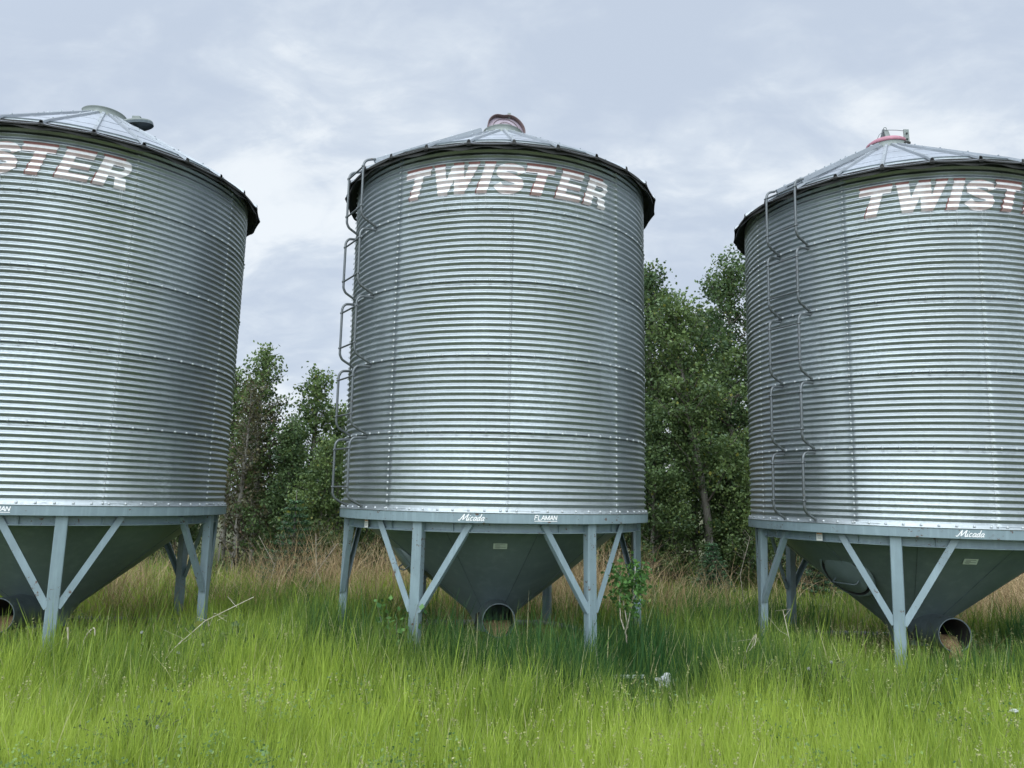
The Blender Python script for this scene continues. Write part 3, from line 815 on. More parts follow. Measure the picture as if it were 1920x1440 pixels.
# ------------------------------------------------------------------ grass
rng = np.random.default_rng(11)
def vnoise(x, y, s, seed=0):
    """cheap smooth value noise on arrays, 0..1"""
    r = np.random.default_rng(seed); G = r.random((256, 256)); X = x*s+100; Y = y*s+100
    xi = np.floor(X).astype(int); yi = np.floor(Y).astype(int); fx = X-xi; fy = Y-yi; fx = fx*fx*(3-2*fx); fy = fy*fy*(3-2*fy)
    g = lambda a, b: G[a % 256, b % 256]
    return (g(xi, yi)*(1-fx)+g(xi+1, yi)*fx)*(1-fy)+(g(xi, yi+1)*(1-fx)+g(xi+1, yi+1)*fx)*fy
GZ = None
def gz_arr(x, y): return np.array([gz(a, b) for a, b in zip(x, y)])
def blades(x, y, h, w, lean, az, tone, seg=3, curl=1.5, z0=None):
    """arched ribbons, one per entry"""
    n = len(x); z = gz_arr(x, y) if z0 is None else z0
    ts = np.linspace(0, 1, seg+1); V = np.zeros((n, seg+1, 2, 3)); face = rng.random(n)*2*np.pi
    for k, t in enumerate(ts):
        out = lean*h*t**curl; up = h*(t-.35*np.minimum(lean, 1.2)*t**2*lean)
        ww = w*(1-t)**.6*(.55+.45*min(1, t*4)) if k < seg else w*.06
        cx = x+np.cos(az)*out; cy = y+np.sin(az)*out
        for s, sg in ((0, -1), (1, 1)):
            V[:, k, s, 0] = cx+sg*np.cos(face)*ww/2; V[:, k, s, 1] = cy+sg*np.sin(face)*ww/2; V[:, k, s, 2] = z+up-.02
    idx = (np.arange(n)*(seg+1)*2)[:, None]
    F = np.concatenate([(idx+np.array([[2*k, 2*k+1, 2*k+3, 2*k+2]])) for k in range(seg)], 0)
    T = np.repeat(tone, (seg+1)*2)
    return V.reshape(-1, 3), F, T
def scatter(n, y0, y1, kx=.76, mx=2.5, pw=1.0):
    y = y0+(y1-y0)*rng.random(n*2)**pw; x = (rng.random(n*2)*2-1)*(kx*y1+mx); ok = np.abs(x) < kx*y+mx; return x[ok][:n], y[ok][:n]
def under_bin(x, y):
    u = np.zeros(len(x))
    for X, Y, *_ in PX: u = np.maximum(u, np.clip((2.0-np.hypot(x-X, y-Y-.2))/.8, 0, 1))
    return u
M_GRASS = leafmat('grass_blade', (.042, .118, .034), (.385, .505, .080), .42, .5, (.58, .54, .34))
M_DRY = leafmat('dry_stalk', (.27, .18, .09), (.66, .51, .29), .15, .7)
def grass_fields():
    vs, fs, ts = [], [], []; base = 0
    for n, y0, y1, wd in ((60000, 3.2, 6.2, .0075), (125000, 6.0, 8.6, .0085), (105000, 8.3, 12.0, .0115), (75000, 11.6, 19.5, .014)):
        k = 9; x, y = scatter(n//k, y0, y1); tt = rng.normal(0, 1, len(x)); th = rng.normal(0, 1, len(x)); ta = rng.random(len(x))*6.28
        x = np.repeat(x, k); y = np.repeat(y, k); tt = np.repeat(tt, k); th = np.repeat(th, k); jx = rng.normal(0, .05, len(x)); jy = rng.normal(0, .05, len(x)); x = x+jx; y = y+jy
        pn = vnoise(x, y, .55, 1)*.55+vnoise(x, y, 1.7, 2)*.45; pf = vnoise(x, y, 4.5, 3); pc = vnoise(x, y, 9, 5)
        # short yellow-green meadow in front, tall blue-green stand along the bins
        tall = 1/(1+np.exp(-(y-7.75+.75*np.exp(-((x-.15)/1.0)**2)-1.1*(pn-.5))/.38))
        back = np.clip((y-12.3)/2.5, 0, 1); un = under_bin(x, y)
        keep = (rng.random(len(x)) < .35+.65*pf+.2*(pc > .5)) & (rng.random(len(x)) > un*.7)
        h = (.20+.10*pf+.08*pn)*(1-tall)+(.29+.42*pn+.14*pf)*tall; h *= 1-.35*back; h *= (1-.5*un)*(1-.50*np.exp(-((x-1.5)/.55)**4-((y-8.05)/.8)**4))
        h *= (.62+.62*rng.random(len(x)))*np.clip(1+.20*th, .55, 1.6)
        lean = .10+.22*rng.random(len(x))+.55*(rng.random(len(x)) < .16)*rng.random(len(x)); az = np.arctan2(jy, jx+.012)+rng.normal(0, .9, len(x))
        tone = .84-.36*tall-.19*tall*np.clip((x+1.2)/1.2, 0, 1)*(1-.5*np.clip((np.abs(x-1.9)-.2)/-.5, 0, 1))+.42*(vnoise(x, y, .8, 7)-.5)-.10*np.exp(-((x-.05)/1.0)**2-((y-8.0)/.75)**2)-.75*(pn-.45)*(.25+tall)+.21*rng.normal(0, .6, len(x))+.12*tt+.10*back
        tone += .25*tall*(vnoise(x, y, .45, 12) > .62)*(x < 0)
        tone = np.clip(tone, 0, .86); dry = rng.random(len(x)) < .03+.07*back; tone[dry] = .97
        q = keep
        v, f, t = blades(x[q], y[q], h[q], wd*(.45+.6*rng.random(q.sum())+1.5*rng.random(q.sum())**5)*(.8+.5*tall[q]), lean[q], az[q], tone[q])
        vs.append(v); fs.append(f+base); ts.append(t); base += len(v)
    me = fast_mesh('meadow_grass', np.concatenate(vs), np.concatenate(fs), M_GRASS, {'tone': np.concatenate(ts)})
    tag(link('meadow_grass', me), 'tall green meadow grass growing round the legs of the bins', 'grass', kind='stuff')
    # a looser band beyond the picture's sides and behind the trees' feet, for stepping aside
    x = rng.uniform(-24, 24, 26000); y = rng.uniform(3, 27, 26000); ok = (np.abs(x) > .76*y+2) | (y > 19)
    x, y = x[ok], y[ok]; v, f, t = blades(x, y, rng.uniform(.25, .55, len(x)), rng.uniform(.01, .02, len(x)), rng.uniform(.2, .7, len(x)), rng.uniform(0, 6.3, len(x)), np.clip(rng.normal(.45, .2, len(x)), 0, .85))
    me = fast_mesh('outer_grass', v, f, M_GRASS, {'tone': t}); tag(link('outer_grass', me), 'loose green grass along the wood edge and field sides', 'grass', kind='stuff')
grass_fields()
def meadow_herbs():
    # small-leaved herbs in loose patches, and thin seed-bearing stems over the grass
    r = np.random.default_rng(77); x, y = scatter(2600, 5.2, 10.5); d = vnoise(x, y, .8, 41)*.6+vnoise(x, y, 2.6, 42)*.4; ok = d > .60; x, y = x[ok], y[ok]; n = len(x)
    hh = .18+.22*r.random(n)+.12*np.clip(y-7.5, 0, 1); m = 16; tl = np.repeat(r.normal(.42, .2, n), m)
    C = np.stack([np.repeat(x, m)+r.normal(0, .035, n*m), np.repeat(y, m)+r.normal(0, .035, n*m), np.repeat(hh, m)*(.35+.75*r.random(n*m))], -1)
    V, F, T = leaf_cloud(C, .026, r, np.clip(tl+r.normal(0, .15, n*m), 0, .84))
    me = fast_mesh('meadow_herbs', V, F, M_HERB, {'tone': T}); tag(link('meadow_herbs', me), 'small-leaved bluish green herbs mixed into the meadow grass', 'herbs', kind='stuff')
    x, y = scatter(2600, 5.0, 10.5); ok = vnoise(x, y, .7, 51) > .45; x, y = x[ok], y[ok]; n = len(x); h = r.uniform(.38, .62, n)*(.75+.35*np.clip((y-6.5)/2, 0, 1)); az = r.uniform(0, 6.3, n); ln = r.uniform(.05, .35, n)
    v, f, t = blades(x, y, h, np.full(n, .004), ln, az, np.clip(r.normal(.6, .25, n), 0, 1), 4, 1.8)
    up = h*(1-.35*ln*ln); m = 14; k = r.random(n*m)*.22; rp = lambda a: np.repeat(a, m)
    C = np.stack([rp(x)+np.cos(rp(az))*rp(ln*h)*(1-k)**1.8+r.normal(0, .006, n*m), rp(y)+np.sin(rp(az))*rp(ln*h)*(1-k)**1.8+r.normal(0, .006, n*m), rp(up)*(1-k)-.02], -1)
    V, F, T = leaf_cloud(C, .016, r, np.clip(r.normal(.6, .3, n*m), 0, 1))
    me = fast_mesh('seed_heads', np.concatenate([v, V]), np.concatenate([f, F+len(v)]), M_SEED, {'tone': np.concatenate([t, T])}); tag(link('seed_heads', me), 'thin grass stems with pale seed heads over the meadow', 'seed heads', kind='stuff')
M_HERB = leafmat('herb_leaf', (.06, .13, .045), (.28, .40, .13), .4, .6); M_SEED = leafmat('seed_head', (.16, .20, .07), (.42, .42, .20), .3, .7)
def dry_grass():
    # bleached last-year stalks, tangled, between the bins and the wood
    n = 38000
    x = rng.uniform(-15, 17, n); y = 11.9+5.8*rng.random(n); d = vnoise(x, y, .5, 21)*.6+vnoise(x, y, 1.6, 22)*.4; ok = rng.random(n) < np.clip((d-.35)*3.4, 0.05, 1)
    x, y = x[ok], y[ok]; n = len(x)
    h = rng.uniform(.5, 1.45, n)*(.75+.5*vnoise(x, y, .5, 21)); v, f, t = blades(x, y, h, rng.uniform(.006, .013, n), rng.uniform(.15, 1.15, n), rng.uniform(0, 6.3, n), np.clip(rng.normal(.45, .28, n), 0, .85), 4, 1.8)
    # matted hay under the hoppers
    xs, ys = [], []
    for X, Y, *_ in PX: a = rng.uniform(0, 6.3, 900); r = 2.4*np.sqrt(rng.random(900)); xs.append(X+r*np.cos(a)); ys.append(Y+.9+r*np.sin(a)*.8)
    x2 = np.concatenate(xs); y2 = np.concatenate(ys); m = len(x2)
    v2, f2, t2 = blades(x2, y2, rng.uniform(.2, .6, m), rng.uniform(.006, .012, m), rng.uniform(.5, 1.3, m), rng.uniform(0, 6.3, m), np.clip(rng.normal(.35, .25, m), 0, .85), 4, 1.8)
    me = fast_mesh('dry_grass', np.concatenate([v, v2]), np.concatenate([f, f2+len(v)]), M_DRY, {'tone': np.concatenate([t, t2])})
    tag(link('dry_grass', me), 'bleached tangled dry grass between the bins and the wood', 'dry grass', kind='stuff')
dry_grass()

# ------------------------------------------------------------------ trees
def m_bark(name, a, b_, s=6):
    m, nt, b = mat_new(name); n = NB(nt); c = n.coord('Object', (1, 1, .25)); f = n.noise(c, s, 6, .7)
    n.L(n.mix(n.rng(f, .38, .62), a, b_), b.inputs['Base Color']); b.inputs['Roughness'].default_value = .9; n.bump(f, .6, .03, b); return m
M_BARK = m_bark('poplar_bark', (.235, .23, .195), (.12, .115, .095)); M_TWIG = m_bark('grey_twig', (.16, .145, .12), (.09, .08, .065), 12)
M_WOODW = m_bark('bleached_stem', (.62, .58, .48), (.42, .36, .28), 14)
M_LEAF = [leafmat('poplar_leaf', (.034, .066, .026), (.140, .215, .078), .32, .5, (.20, .23, .05)),
          leafmat('birch_leaf', (.040, .078, .028), (.170, .245, .080), .34, .5, (.24, .25, .05)),
          leafmat('brown_leaf', (.045, .042, .022), (.12, .115, .055), .25, .6, (.22, .14, .10)),
          leafmat('spruce_needle', (.018, .060, .030), (.085, .175, .080), .12, .6, (.12, .24, .10))]
def leaf_cloud(C, size, r, tone, droop=0):
    """leaf quads (pointed) round given centres"""
    n = len(C); a = r.normal(size=(n, 3)); a /= np.linalg.norm(a, axis=1)[:, None]; b = np.cross(a, r.normal(size=(n, 3))); b /= np.linalg.norm(b, axis=1)[:, None]
    s = (size*(.6+.8*r.random(n)))[:, None]
    V = np.stack([C-a*s*.5, C+b*s*.36-a*s*.05, C+a*s*.5, C-b*s*.36-a*s*.05], 1).reshape(-1, 3)
    F = (np.arange(n)*4)[:, None]+np.arange(4)[None]
    return V, F, np.repeat(tone, 4)
def make_tree(seed, H, crown0, width, nleaf, mat, leaf=.085, limbs=46, bark=M_BARK, dens=1.0, shape='poplar', lean=(0, 0)):
    r = np.random.default_rng(seed); rr = random.Random(seed)
    tr = MB(); nk = 12; path = []
    ph = rr.uniform(0, 6)
    for i in range(nk+1):
        t = i/nk; path.append(Vector((lean[0]*t*H+.10*math.sin(t*4+ph)*t, lean[1]*t*H+.08*math.sin(t*5+ph*2)*t, t*H*.97-.1)))
    R0 = .014*H+.02
    tr.tube(path, [R0*(1-.93*(i/nk)**.9)+.004 for i in range(nk+1)], 8)
    cents = []; tones = []
    tip = path[-1]
    def at(t): k = t*nk; i = min(nk-1, int(k)); return path[i].lerp(path[i+1], k-i)
    az = rr.uniform(0, 6)
    for L in range(limbs):
        t = crown0+(1-crown0)*((L+.5)/limbs)**.9; az += 2.4+rr.uniform(-.4, .4)
        s = (t-crown0)/(1-crown0)
        if shape == 'poplar': pr = (.55+.75*s)*(1-s)**.62*1.5+.10
        elif shape == 'bushy': pr = (.9-.15*s)*(1-s)**.45+.12
        else: pr = .6*(1-s)+.15
        ln = width*pr*rr.uniform(.55, 1.15); p0 = at(t); up = rr.uniform(.35, .95)+.5*s
        d = Vector((math.cos(az), math.sin(az), up)).normalized(); pts = [p0]; q = p0.copy(); nseg = 5
        for k in range(nseg):
            d = (d+Vector((rr.uniform(-.22, .22), rr.uniform(-.22, .22), rr.uniform(-.05, .16)))).normalized(); q = q+d*ln/nseg; pts.append(q.copy())
        br = max(.006, R0*.34*(1-t*.7)); tr.tube(pts, [br*(1-.85*k/nseg) for k in range(nseg+1)], 4, 1, False)
        ntw = max(3, int(9*ln/width*1.2))
        ltone = rr.gauss(0, .13)
        for w in range(ntw):
            u = rr.uniform(.22, 1.0); k = u*nseg; i = min(nseg-1, int(k)); b0 = pts[i].lerp(pts[i+1], k-i)
            dd = Vector((rr.gauss(0, 1), rr.gauss(0, 1), rr.gauss(.35, .8))).normalized(); tl = width*rr.uniform(.12, .34); e = b0+dd*tl
            if rr.random() < .55: tr.tube([b0, b0.lerp(e, .5)+Vector((0, 0, .02)), e], [br*.3+.002, .004, .002], 3, 1, False)
            m = int(nleaf/(limbs*7)*rr.uniform(.5, 1.5)*dens)
            if m < 1: continue
            tt = r.random(m)**.7; c = np.array(b0)[None]+(np.array(e)-np.array(b0))[None]*tt[:, None]+r.normal(size=(m, 3))*(.055+.045*width)*np.array([[1, 1, .7]])
            cents.append(c); tones.append(np.clip(.42+ltone+rr.gauss(0, .10)+r.normal(size=m)*.18, 0, .86))
    # leader tuft
    m = int(nleaf*.02); c = np.array(tip)[None]-np.array([[0, 0, 1]])*(r.random(m)**.8*H*.14)[:, None]+r.normal(size=(m, 3))*.09
    cents.append(c); tones.append(np.clip(r.normal(.5, .2, m), 0, .86))
    C = np.concatenate(cents); T = np.concatenate(tones); hot = r.random(len(T)) < .02; T[hot] = 1.0
    V, F, TT = leaf_cloud(C, leaf, r, T)
    return tr, (V, F, TT), mat, bark
def tree_meshes(name, spec):
    tr, (V, F, T), mat, bark = spec
    me_l = fast_mesh('crown', V, F, mat, {'tone': T})
    me = bpy.data.meshes.new('trunk'); me.from_pydata(tr.v, [], tr.f); me.materials.append(bark); me.materials.append(M_TWIG)
    me.polygons.foreach_set('material_index', tr.m); me.polygons.foreach_set('use_smooth', tr.sm); me.update()
    return me, me_l
def place_tree(name, meshes, x, y, rz, sc, label, cat, group, sz=None):
    root = empty(name, (x, y, gz(x, y))); root.rotation_euler = (0, 0, rz); root.scale = (sc, sc, sz or sc)
    link('trunk', meshes[0], root); link('crown', meshes[1], root); tag(root, label, cat, group); return root
SPEC = {
 'pop_a': tree_meshes('a', make_tree(1, 8.6, .16, 1.55, 19000, M_LEAF[0], .086, 60, lean=(-.03, 0))),
 'pop_b': tree_meshes('b', make_tree(2, 8.8, .20, 1.7, 19000, M_LEAF[0], .086, 58, lean=(.02, .01))),
 'pop_c': tree_meshes('c', make_tree(3, 7.2, .30, 1.5, 12000, M_LEAF[1], .084, 46, lean=(-.13, 0))),
 'slim': tree_meshes('d', make_tree(4, 5.9, .22, .95, 5200, M_LEAF[1], .085, 44)),
 'slim2': tree_meshes('e', make_tree(5, 5.4, .22, 1.0, 5600, M_LEAF[1], .085, 44)),
 'bush': tree_meshes('f', make_tree(6, 3.6, .03, 1.35, 11000, M_LEAF[1], .075, 42, shape='bushy')),
 'bush2': tree_meshes('g', make_tree(7, 4.6, .04, 1.5, 13500, M_LEAF[0], .08, 46, shape='bushy')),
 'dead': tree_meshes('h', make_tree(8, 4.9, .08, 1.1, 3000, M_LEAF[2], .075, 60, M_BARK, shape='bushy')),
 'back': tree_meshes('i', make_tree(9, 7.4, .05, 1.9, 15000, M_LEAF[0], .13, 56, shape='bushy')),
}
def P(px, Y):
    """world x of a pixel column at depth Y (level with the tree line)"""
    return (px-960)/1416.8*Y*1.0+.0
TREES = [  # kind, pixel column, depth, scale, label
 ('slim', 492, 19.6, 1.02, 'slender thin-topped poplar, tallest tree in the gap left of the middle bin'),
 ('slim2', 588, 20.0, 1.00, 'slender airy birch right of the tallest poplar in the left gap'),
 ('slim', 436, 20.4, .93, 'thin poplar half hidden behind the right edge of the left bin'),
 ('slim2', 640, 21.0, .84, 'small birch whose top shows through the ladder of the middle bin'),
 ('pop_a', 1238, 19.8, 1.00, 'tall poplar with a narrow spiky top beside the right wall of the middle bin'),
 ('pop_b', 1372, 20.6, 1.03, 'tallest broad poplar beside the left wall of the right bin'),
 ('pop_c', 1345, 18.4, 1.0, 'leaning pale-trunked poplar in the middle of the right gap'),
 ('dead', 462, 18.7, 1.0, 'half-dead brownish tree beside the wall of the left bin'),
 ('bush2', 545, 18.9, .84, 'dense green thicket tree in the middle of the left gap'),
 ('bush', 612, 18.3, .92, 'bushy young tree close left of the ladder of the middle bin'),
 ('dead', 515, 19.6, .92, 'bare-twigged tree with reddish leaves behind the thicket in the left gap'),
 ('bush2', 1225, 18.4, .9, 'dark bush at the right foot of the middle bin, against the wood'),
 ('bush', 1270, 18.2, .70, 'leafy bush in front of the poplars in the right gap'),
 ('bush2', 1372, 18.8, .80, 'dark dense bush in front of the tallest poplar in the right gap'),
 ('bush', 1400, 18.0, .85, 'green bush at the left foot of the right bin, against the wood'),
]
def rep(name, cat, grp, kinds, spots, labels):
    for i, (x, y, s) in enumerate(spots):
        k = kinds[i % len(kinds)]; place_tree(name, SPEC[k], x, y, (i*2.1+x) % 6.28, s, labels, cat, grp)
for i, (k, px, Y, s, lab) in enumerate(TREES):
    nm = {'slim': 'slender_tree', 'slim2': 'slender_tree', 'dead': 'half_dead_tree', 'bush': 'bushy_tree', 'bush2': 'bushy_tree'}.get(k, 'poplar_tree')
    place_tree(nm, SPEC[k], P(px, Y), Y, 0.0 if k == 'pop_c' else i*1.37, s, lab, 'tree', 'trees at the edge of the wood')
# trees that only show as dark foliage behind the bins and between the front trees
rs = random.Random(5)
spots = []
for x in np.arange(-19, 21, 1.9):
    gapL = -9.2 < x < -3.8; lim = .80 if gapL else (1.05 if x > 0 else .86)
    if 3.4 < x < 7: lim = 1.0
    spots.append((x+rs.uniform(-.5, .5), 22.6+rs.uniform(-.8, .8), lim*rs.uniform(.88, 1.0)*(.86 if gapL else 1)))
for i, (x, y, s) in enumerate(spots):
    gl = -9.6 < x < -3.6
    place_tree('wood_tree', SPEC[('back', 'bush2')[i % 2] if gl else ('back', 'pop_c')[i % 2]], x, y, i*1.9, s*(.66 if gl and i % 2 == 0 else 1.0), 'dense green tree in the wood behind the front row, showing only as dark foliage', 'tree', 'trees deeper in the wood')
for i, x in enumerate(np.arange(-24, 26, 2.3)):
    gl = -10.5 < x < -3.6
    place_tree('wood_tree', SPEC['back'], x+rs.uniform(-.6, .6), 26+rs.uniform(-1, 1), i*2.7, (.58 if gl else .98)*rs.uniform(.92, 1.05), 'dense green tree in the wood behind the front row, showing only as dark foliage', 'tree', 'trees deeper in the wood')
# foliage seen under and beside the hoppers
for i, (x, s) in enumerate([(-15.5, .9), (-13.4, .85), (-11.4, .9), (-9.4, .85), (-3.4, .9), (-1.6, .85), (.3, .9), (2.0, .85), (7.2, .85), (9.0, .9), (10.8, .9), (12.8, .85), (14.8, .9)]):
    place_tree('bushy_tree', SPEC[('bush2', 'bush')[i % 2]], x, 19.0+rs.uniform(-.5, .6), i*1.3, s, 'leafy green bush on the wood edge hidden behind a bin but for its foot', 'tree', 'bushes on the wood edge behind the bins')

meadow_herbs()
# young spruce in the left gap
def spruce(x, y, H, label, seed):
    r = np.random.default_rng(seed); rr = random.Random(seed); tr = MB(); tr.tube([(0, 0, -.05), (0, 0, H*.6), (0, 0, H)], [.05, .03, .006], 7)
    C = []; tiers = 13
    for k in range(tiers):
        t = .06+.9*k/tiers; n = 9; L = (1-t)*H*.40+.06; z = t*H
        for j in range(n):
            a = 2*PI*(j+.5*(k % 2))/n+rr.uniform(-.2, .2); ll = L*rr.uniform(.75, 1.1); e = Vector((math.cos(a)*ll, math.sin(a)*ll, z+.10*ll-.18*ll*rr.random()))
            b0 = Vector((0, 0, z-.02)); mid = b0.lerp(e, .5)-Vector((0, 0, .07*ll)); tr.tube([b0, mid, e], [.012, .007, .003], 3, 0, False)
            m = int(60*ll/.6)+10
            for q in range(m):
                u = rr.uniform(.1, 1); c = b0.lerp(mid, u*2) if u < .5 else mid.lerp(e, u*2-1); sd = (1-u)*.30*ll+.03
                C.append((c.x-math.sin(a)*rr.uniform(-sd, sd), c.y+math.cos(a)*rr.uniform(-sd, sd), c.z+rr.uniform(-.04, .01)))
    C = np.array(C); n = len(C)
    rad = C*np.array([1, 1, 0]); rad /= np.linalg.norm(rad, axis=1)[:, None]+1e-6; dv = rad+r.normal(size=(n, 3))*.45; dv /= np.linalg.norm(dv, axis=1)[:, None]
    sd = np.cross(dv, np.array([0, 0, 1.])+r.normal(size=(n, 3))*.4); sd /= np.linalg.norm(sd, axis=1)[:, None]; l = .085; V = np.stack([C-dv*l*.5, C+sd*.013, C+dv*l*.6, C-sd*.013], 1).reshape(-1, 3); F = (np.arange(n)*4)[:, None]+np.arange(4)[None]
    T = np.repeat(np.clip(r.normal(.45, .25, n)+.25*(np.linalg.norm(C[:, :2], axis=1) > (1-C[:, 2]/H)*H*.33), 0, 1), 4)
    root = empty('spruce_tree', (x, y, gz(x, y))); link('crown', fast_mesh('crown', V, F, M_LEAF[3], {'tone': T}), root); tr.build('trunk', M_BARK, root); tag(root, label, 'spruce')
spruce(P(566, 16.9), 16.9, 2.15, 'small dark green spruce in front of the thicket in the left gap', 3)
spruce(P(1335, 17.3), 17.3, 1.35, 'low dark spruce at the foot of the poplars in the right gap', 5)
spruce(P(1530, 17.3), 17.3, 1.5, 'low dark spruce seen under the cone of the right bin', 8)

# ------------------------------------------------------------------ small plants and litter
def leafy(name, x, y, stems, lsize, mat, label, cat, seed, n=1, zbase=0):
    """stems: list of polylines; leaves along the upper part"""
    r = np.random.default_rng(seed); mb = MB(); C = []; T = []
    for pts, rad, l0, cnt, sp in stems:
        mb.tube([Vector(p) for p in pts], [rad*(1-.7*i/(len(pts)-1)) for i in range(len(pts))], 6)
        P_ = np.array(pts, float); seg = len(pts)-1
        for q in range(cnt):
            u = (l0+(1-l0)*r.random())*seg; i = min(seg-1, int(u)); C.append(P_[i]+(P_[i+1]-P_[i])*(u-i)+r.normal(size=3)*sp); T.append(np.clip(r.normal(.5, .22), 0, .95))
    root = empty(name, (x, y, gz(x, y)+zbase)); mb.build('stem', mat[1], root); V, F, TT = leaf_cloud(np.array(C), lsize, r, np.array(T))
    link('foliage', fast_mesh('foliage', V, F, mat[0], {'tone': TT}), root); tag(root, label, cat); return root
M_SAPL = leafmat('sapling_leaf', (.03, .085, .025), (.13, .27, .07), .3, .4, (.40, .50, .16))
sx = 1.475
leafy('sapling', sx, 9.3, [
    ([(0, 0, 0), (-.01, 0, .25), (-.06, 0, .55), (-.02, 0, .70), (.03, 0, .95), (.06, 0, 1.32)], .014, .66, 260, .075),
    ([(-.045, 0, .50), (-.12, 0, .72), (-.13, 0, 1.0), (-.10, 0, 1.08)], .010, .6, 190, .085),
    ([(-.03, 0, .60), (-.09, .02, .95), (-.02, .02, 1.10), (-.20, .0, 1.30)], .007, .6, 220, .07),
    ([(.03, 0, .95), (.12, 0, 1.1), (.15, 0, 1.34)], .007, .2, 210, .065)], .052, (M_SAPL, M_WOODW), 'young sapling with a crooked pale stem beside the right front leg of the middle bin', 'sapling', 41)
def weed(px, Y, h, n, label, seed, z=.0, sp=.16, mat=None, ls=.075):
    rr = random.Random(seed); st = []
    for i in range(n):
        a = rr.uniform(0, 6.3); d = rr.uniform(.05, sp); st.append(([(0+.3*d*math.cos(a), .3*d*math.sin(a), 0), (d*math.cos(a)*.8, d*math.sin(a)*.8, h*.5), (d*math.cos(a)*1.6, d*math.sin(a)*1.6, h*rr.uniform(.75, 1.05))], .006, .25, 22, .045))
    leafy('leafy_weed', P(px, Y), Y, st, ls, (mat or M_SAPL, M_TWIG), label, 'weed', seed)
weed(770, 8.75, .88, 6, 'broad-leaved weed at the foot of the left front leg of the middle bin', 51, sp=.25)
weed(462, 8.9, .62, 9, 'dark leafy weed standing in the grass between the left and middle bins', 52, sp=.3, mat=M_LEAF[1])
weed(318, 6.6, .30, 14, 'low bluish herb clump in the short grass at lower left', 53, sp=.32, mat=M_LEAF[0], ls=.03)
weed(1500, 8.2, .55, 12, 'feathery herb clump in the grass before the left front leg of the right bin', 54, sp=.35, mat=M_LEAF[1], ls=.035)
def stalk(px, Y, pts, label, seed, r=.006, side=3, name='dead_stalk', mat=M_WOODW):
    rr = random.Random(seed); mb = MB(); pts = [Vector(p) for p in pts]; mb.tube(smooth3(pts, 3), r, 5)
    for i in range(side):
        a = pts[1].lerp(pts[-1], rr.random()); mb.tube([a, a+Vector((rr.uniform(-.12, .12), rr.uniform(-.05, .05), rr.uniform(.03, .14))), a+Vector((rr.uniform(-.25, .25), rr.uniform(-.05, .05), rr.uniform(.05, .2)))], [.0028, .002, .001], 4)
    o = mb.build(name, mat); o.location = (P(px, Y), Y, gz(P(px, Y), Y)); tag(o, label, 'dead stalk', 'bleached dead stalks in the grass'); return o
stalk(310, 8.3, [(0, 0, 0), (.3, 0, .45), (.62, 0, .75), (1.05, .2, .98)], 'long pale stalk leaning right in front of the right leg of the left bin', 1, .0032, 6)
stalk(172, 8.5, [(0, 0, .1), (.0, 0, .45), (-.02, 0, .62)], 'short white broken stalk in the grass right of the left bin front leg', 2, .010, 0)
stalk(196, 8.6, [(0, 0, .1), (.03, 0, .48), (.12, 0, .60), (.14, 0, .52)], 'curled white stalk right of the short broken one near the left bin', 3, .007, 1)
stalk(1470, 8.6, [(0, 0, .2), (.02, 0, .6), (-.05, 0, .95)], 'thin reddish dry stalk below the left rear leg of the right bin', 4, .0035, 2)
stalk(1395, 8.4, [(0, 0, .1), (-.02, 0, .5), (.10, 0, .72), (.08, 0, .60)], 'bent straw-coloured stalk left of the right bin', 5, .0035, 2)
stalk(640, 14.5, [(0, 0, 0), (-.3, 0, .7), (-.35, 0, 1.35)], 'forked tan stalk in the dry grass by the left leg of the middle bin', 6, .0055, 9)
stalk(520, 15.0, [(0, 0, 0), (.15, 0, .7), (-.2, 0, 1.25)], 'tall bare tan stalk in the dry grass in the left gap', 7, .0055, 9)
stalk(575, 14.8, [(0, 0, 0), (.3, 0, .5), (.75, 0, 1.15)], 'slanting bare tan stalk in the dry grass in the left gap', 8, .0055, 9)
stalk(1395, 14.5, [(0, 0, 0), (-.1, 0, .8), (.1, 0, 1.5)], 'bare tan brush standing by the left leg of the right bin', 9, .0055, 12)
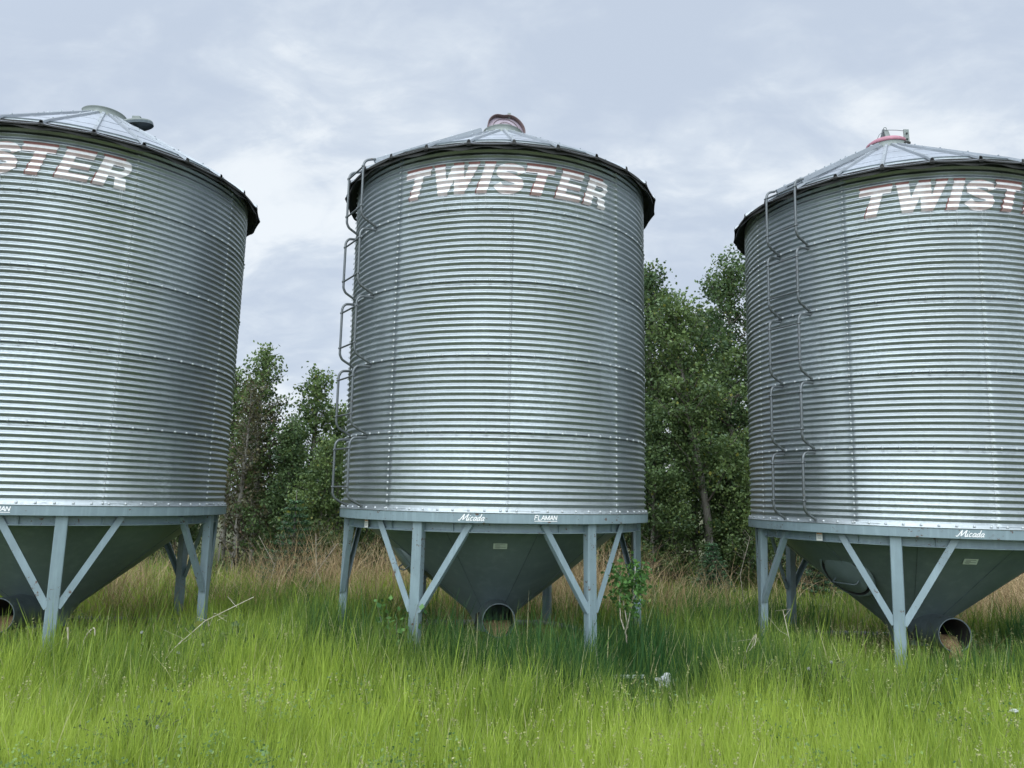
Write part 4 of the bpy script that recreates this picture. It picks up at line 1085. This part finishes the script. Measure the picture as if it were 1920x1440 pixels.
# dandelion clocks
def m_fluff():
    m, nt, b = mat_new('dandelion_fluff'); b.inputs['Base Color'].default_value = (.42, .44, .42, 1); b.inputs['Roughness'].default_value = .9; return m
M_FL = m_fluff()
for i, (px, Y, z, lab) in enumerate([(303, 8.4, .60, 'dandelion clock in the grass between left bin legs, below the long leaning stalk'), (415, 8.3, .50, 'dandelion clock in the green grass between the left bin and the weed clump'), (372, 8.1, .46, 'dandelion clock low in the grass left of the weed clump'), (346, 6.5, .22, 'dandelion clock in the short grass above the bluish herb clump'), (1546, 8.2, .50, 'dandelion clock in the grass before the cone of the right bin'), (1505, 8.0, .47, 'dandelion clock just left of the one before the right cone')]):
    x = P(px, Y); root = empty('dandelion', (x, Y, gz(x, Y))); tag(root, lab, 'dandelion', 'dandelion clocks in the grass')
    mb = MB(); mb.tube([(0, 0, 0), (.01, 0, z*.6), (0, 0, z)], .003, 5); mb.build('stem', M_LEAF[1], root)
    mb = MB(); rr = random.Random(i)
    for k in range(60):
        d = Vector((rr.gauss(0, 1), rr.gauss(0, 1), rr.gauss(0, 1))).normalized(); mb.tube([Vector((0, 0, z))+d*.006, Vector((0, 0, z))+d*.015], .0008, 3, cap=False); mb.blob(Vector((0, 0, z))+d*.016, .0022, 4, 0, d)
    mb.build('seed_head', M_FL, root)
def crumpled(x, y, z, s, label, name, cat, seed, mat):
    bm = bmesh.new(); bmesh.ops.create_icosphere(bm, subdivisions=4, radius=1)
    for v in bm.verts:
        p = v.co.copy(); n = .75+mn.noise(p*1.6+Vector((seed, 0, 0)))*.45-abs(mn.noise(p*3.5+Vector((0, seed, 0))))*.35; v.co = Vector((p.x*s[0], p.y*s[1], p.z*s[2]))*n
    me = bpy.data.meshes.new(name); bm.to_mesh(me); bm.free(); me.materials.append(mat); o = link(name, me); o.location = (x, y, z); tag(o, label, cat); return o
M_BAG = painted('white_plastic_bag', (.52, .55, .56), .4, 0, .15)
crumpled(P(1248, 8.5), 8.5, .17, (.13, .10, .12), 'crumpled white plastic bag lying in the grass right of the sapling', 'plastic_bag', 'bag', 3.3, M_BAG)
crumpled(P(1870, 7.2), 7.2, .30, (.045, .03, .02), 'small scrap of white litter in the grass at the lower right', 'litter_scrap', 'litter', 7.7, M_BAG)
mb = MB(); mb.bar((-.27, 0, 0), (.30, 0, .012), .05, .03, (0, 0, 1)); o = mb.build('white_board', M_STICKG); o.location = (P(1160, 8.6), 8.6, .20); tag(o, 'narrow pale board lying in the grass below the sapling', 'board')
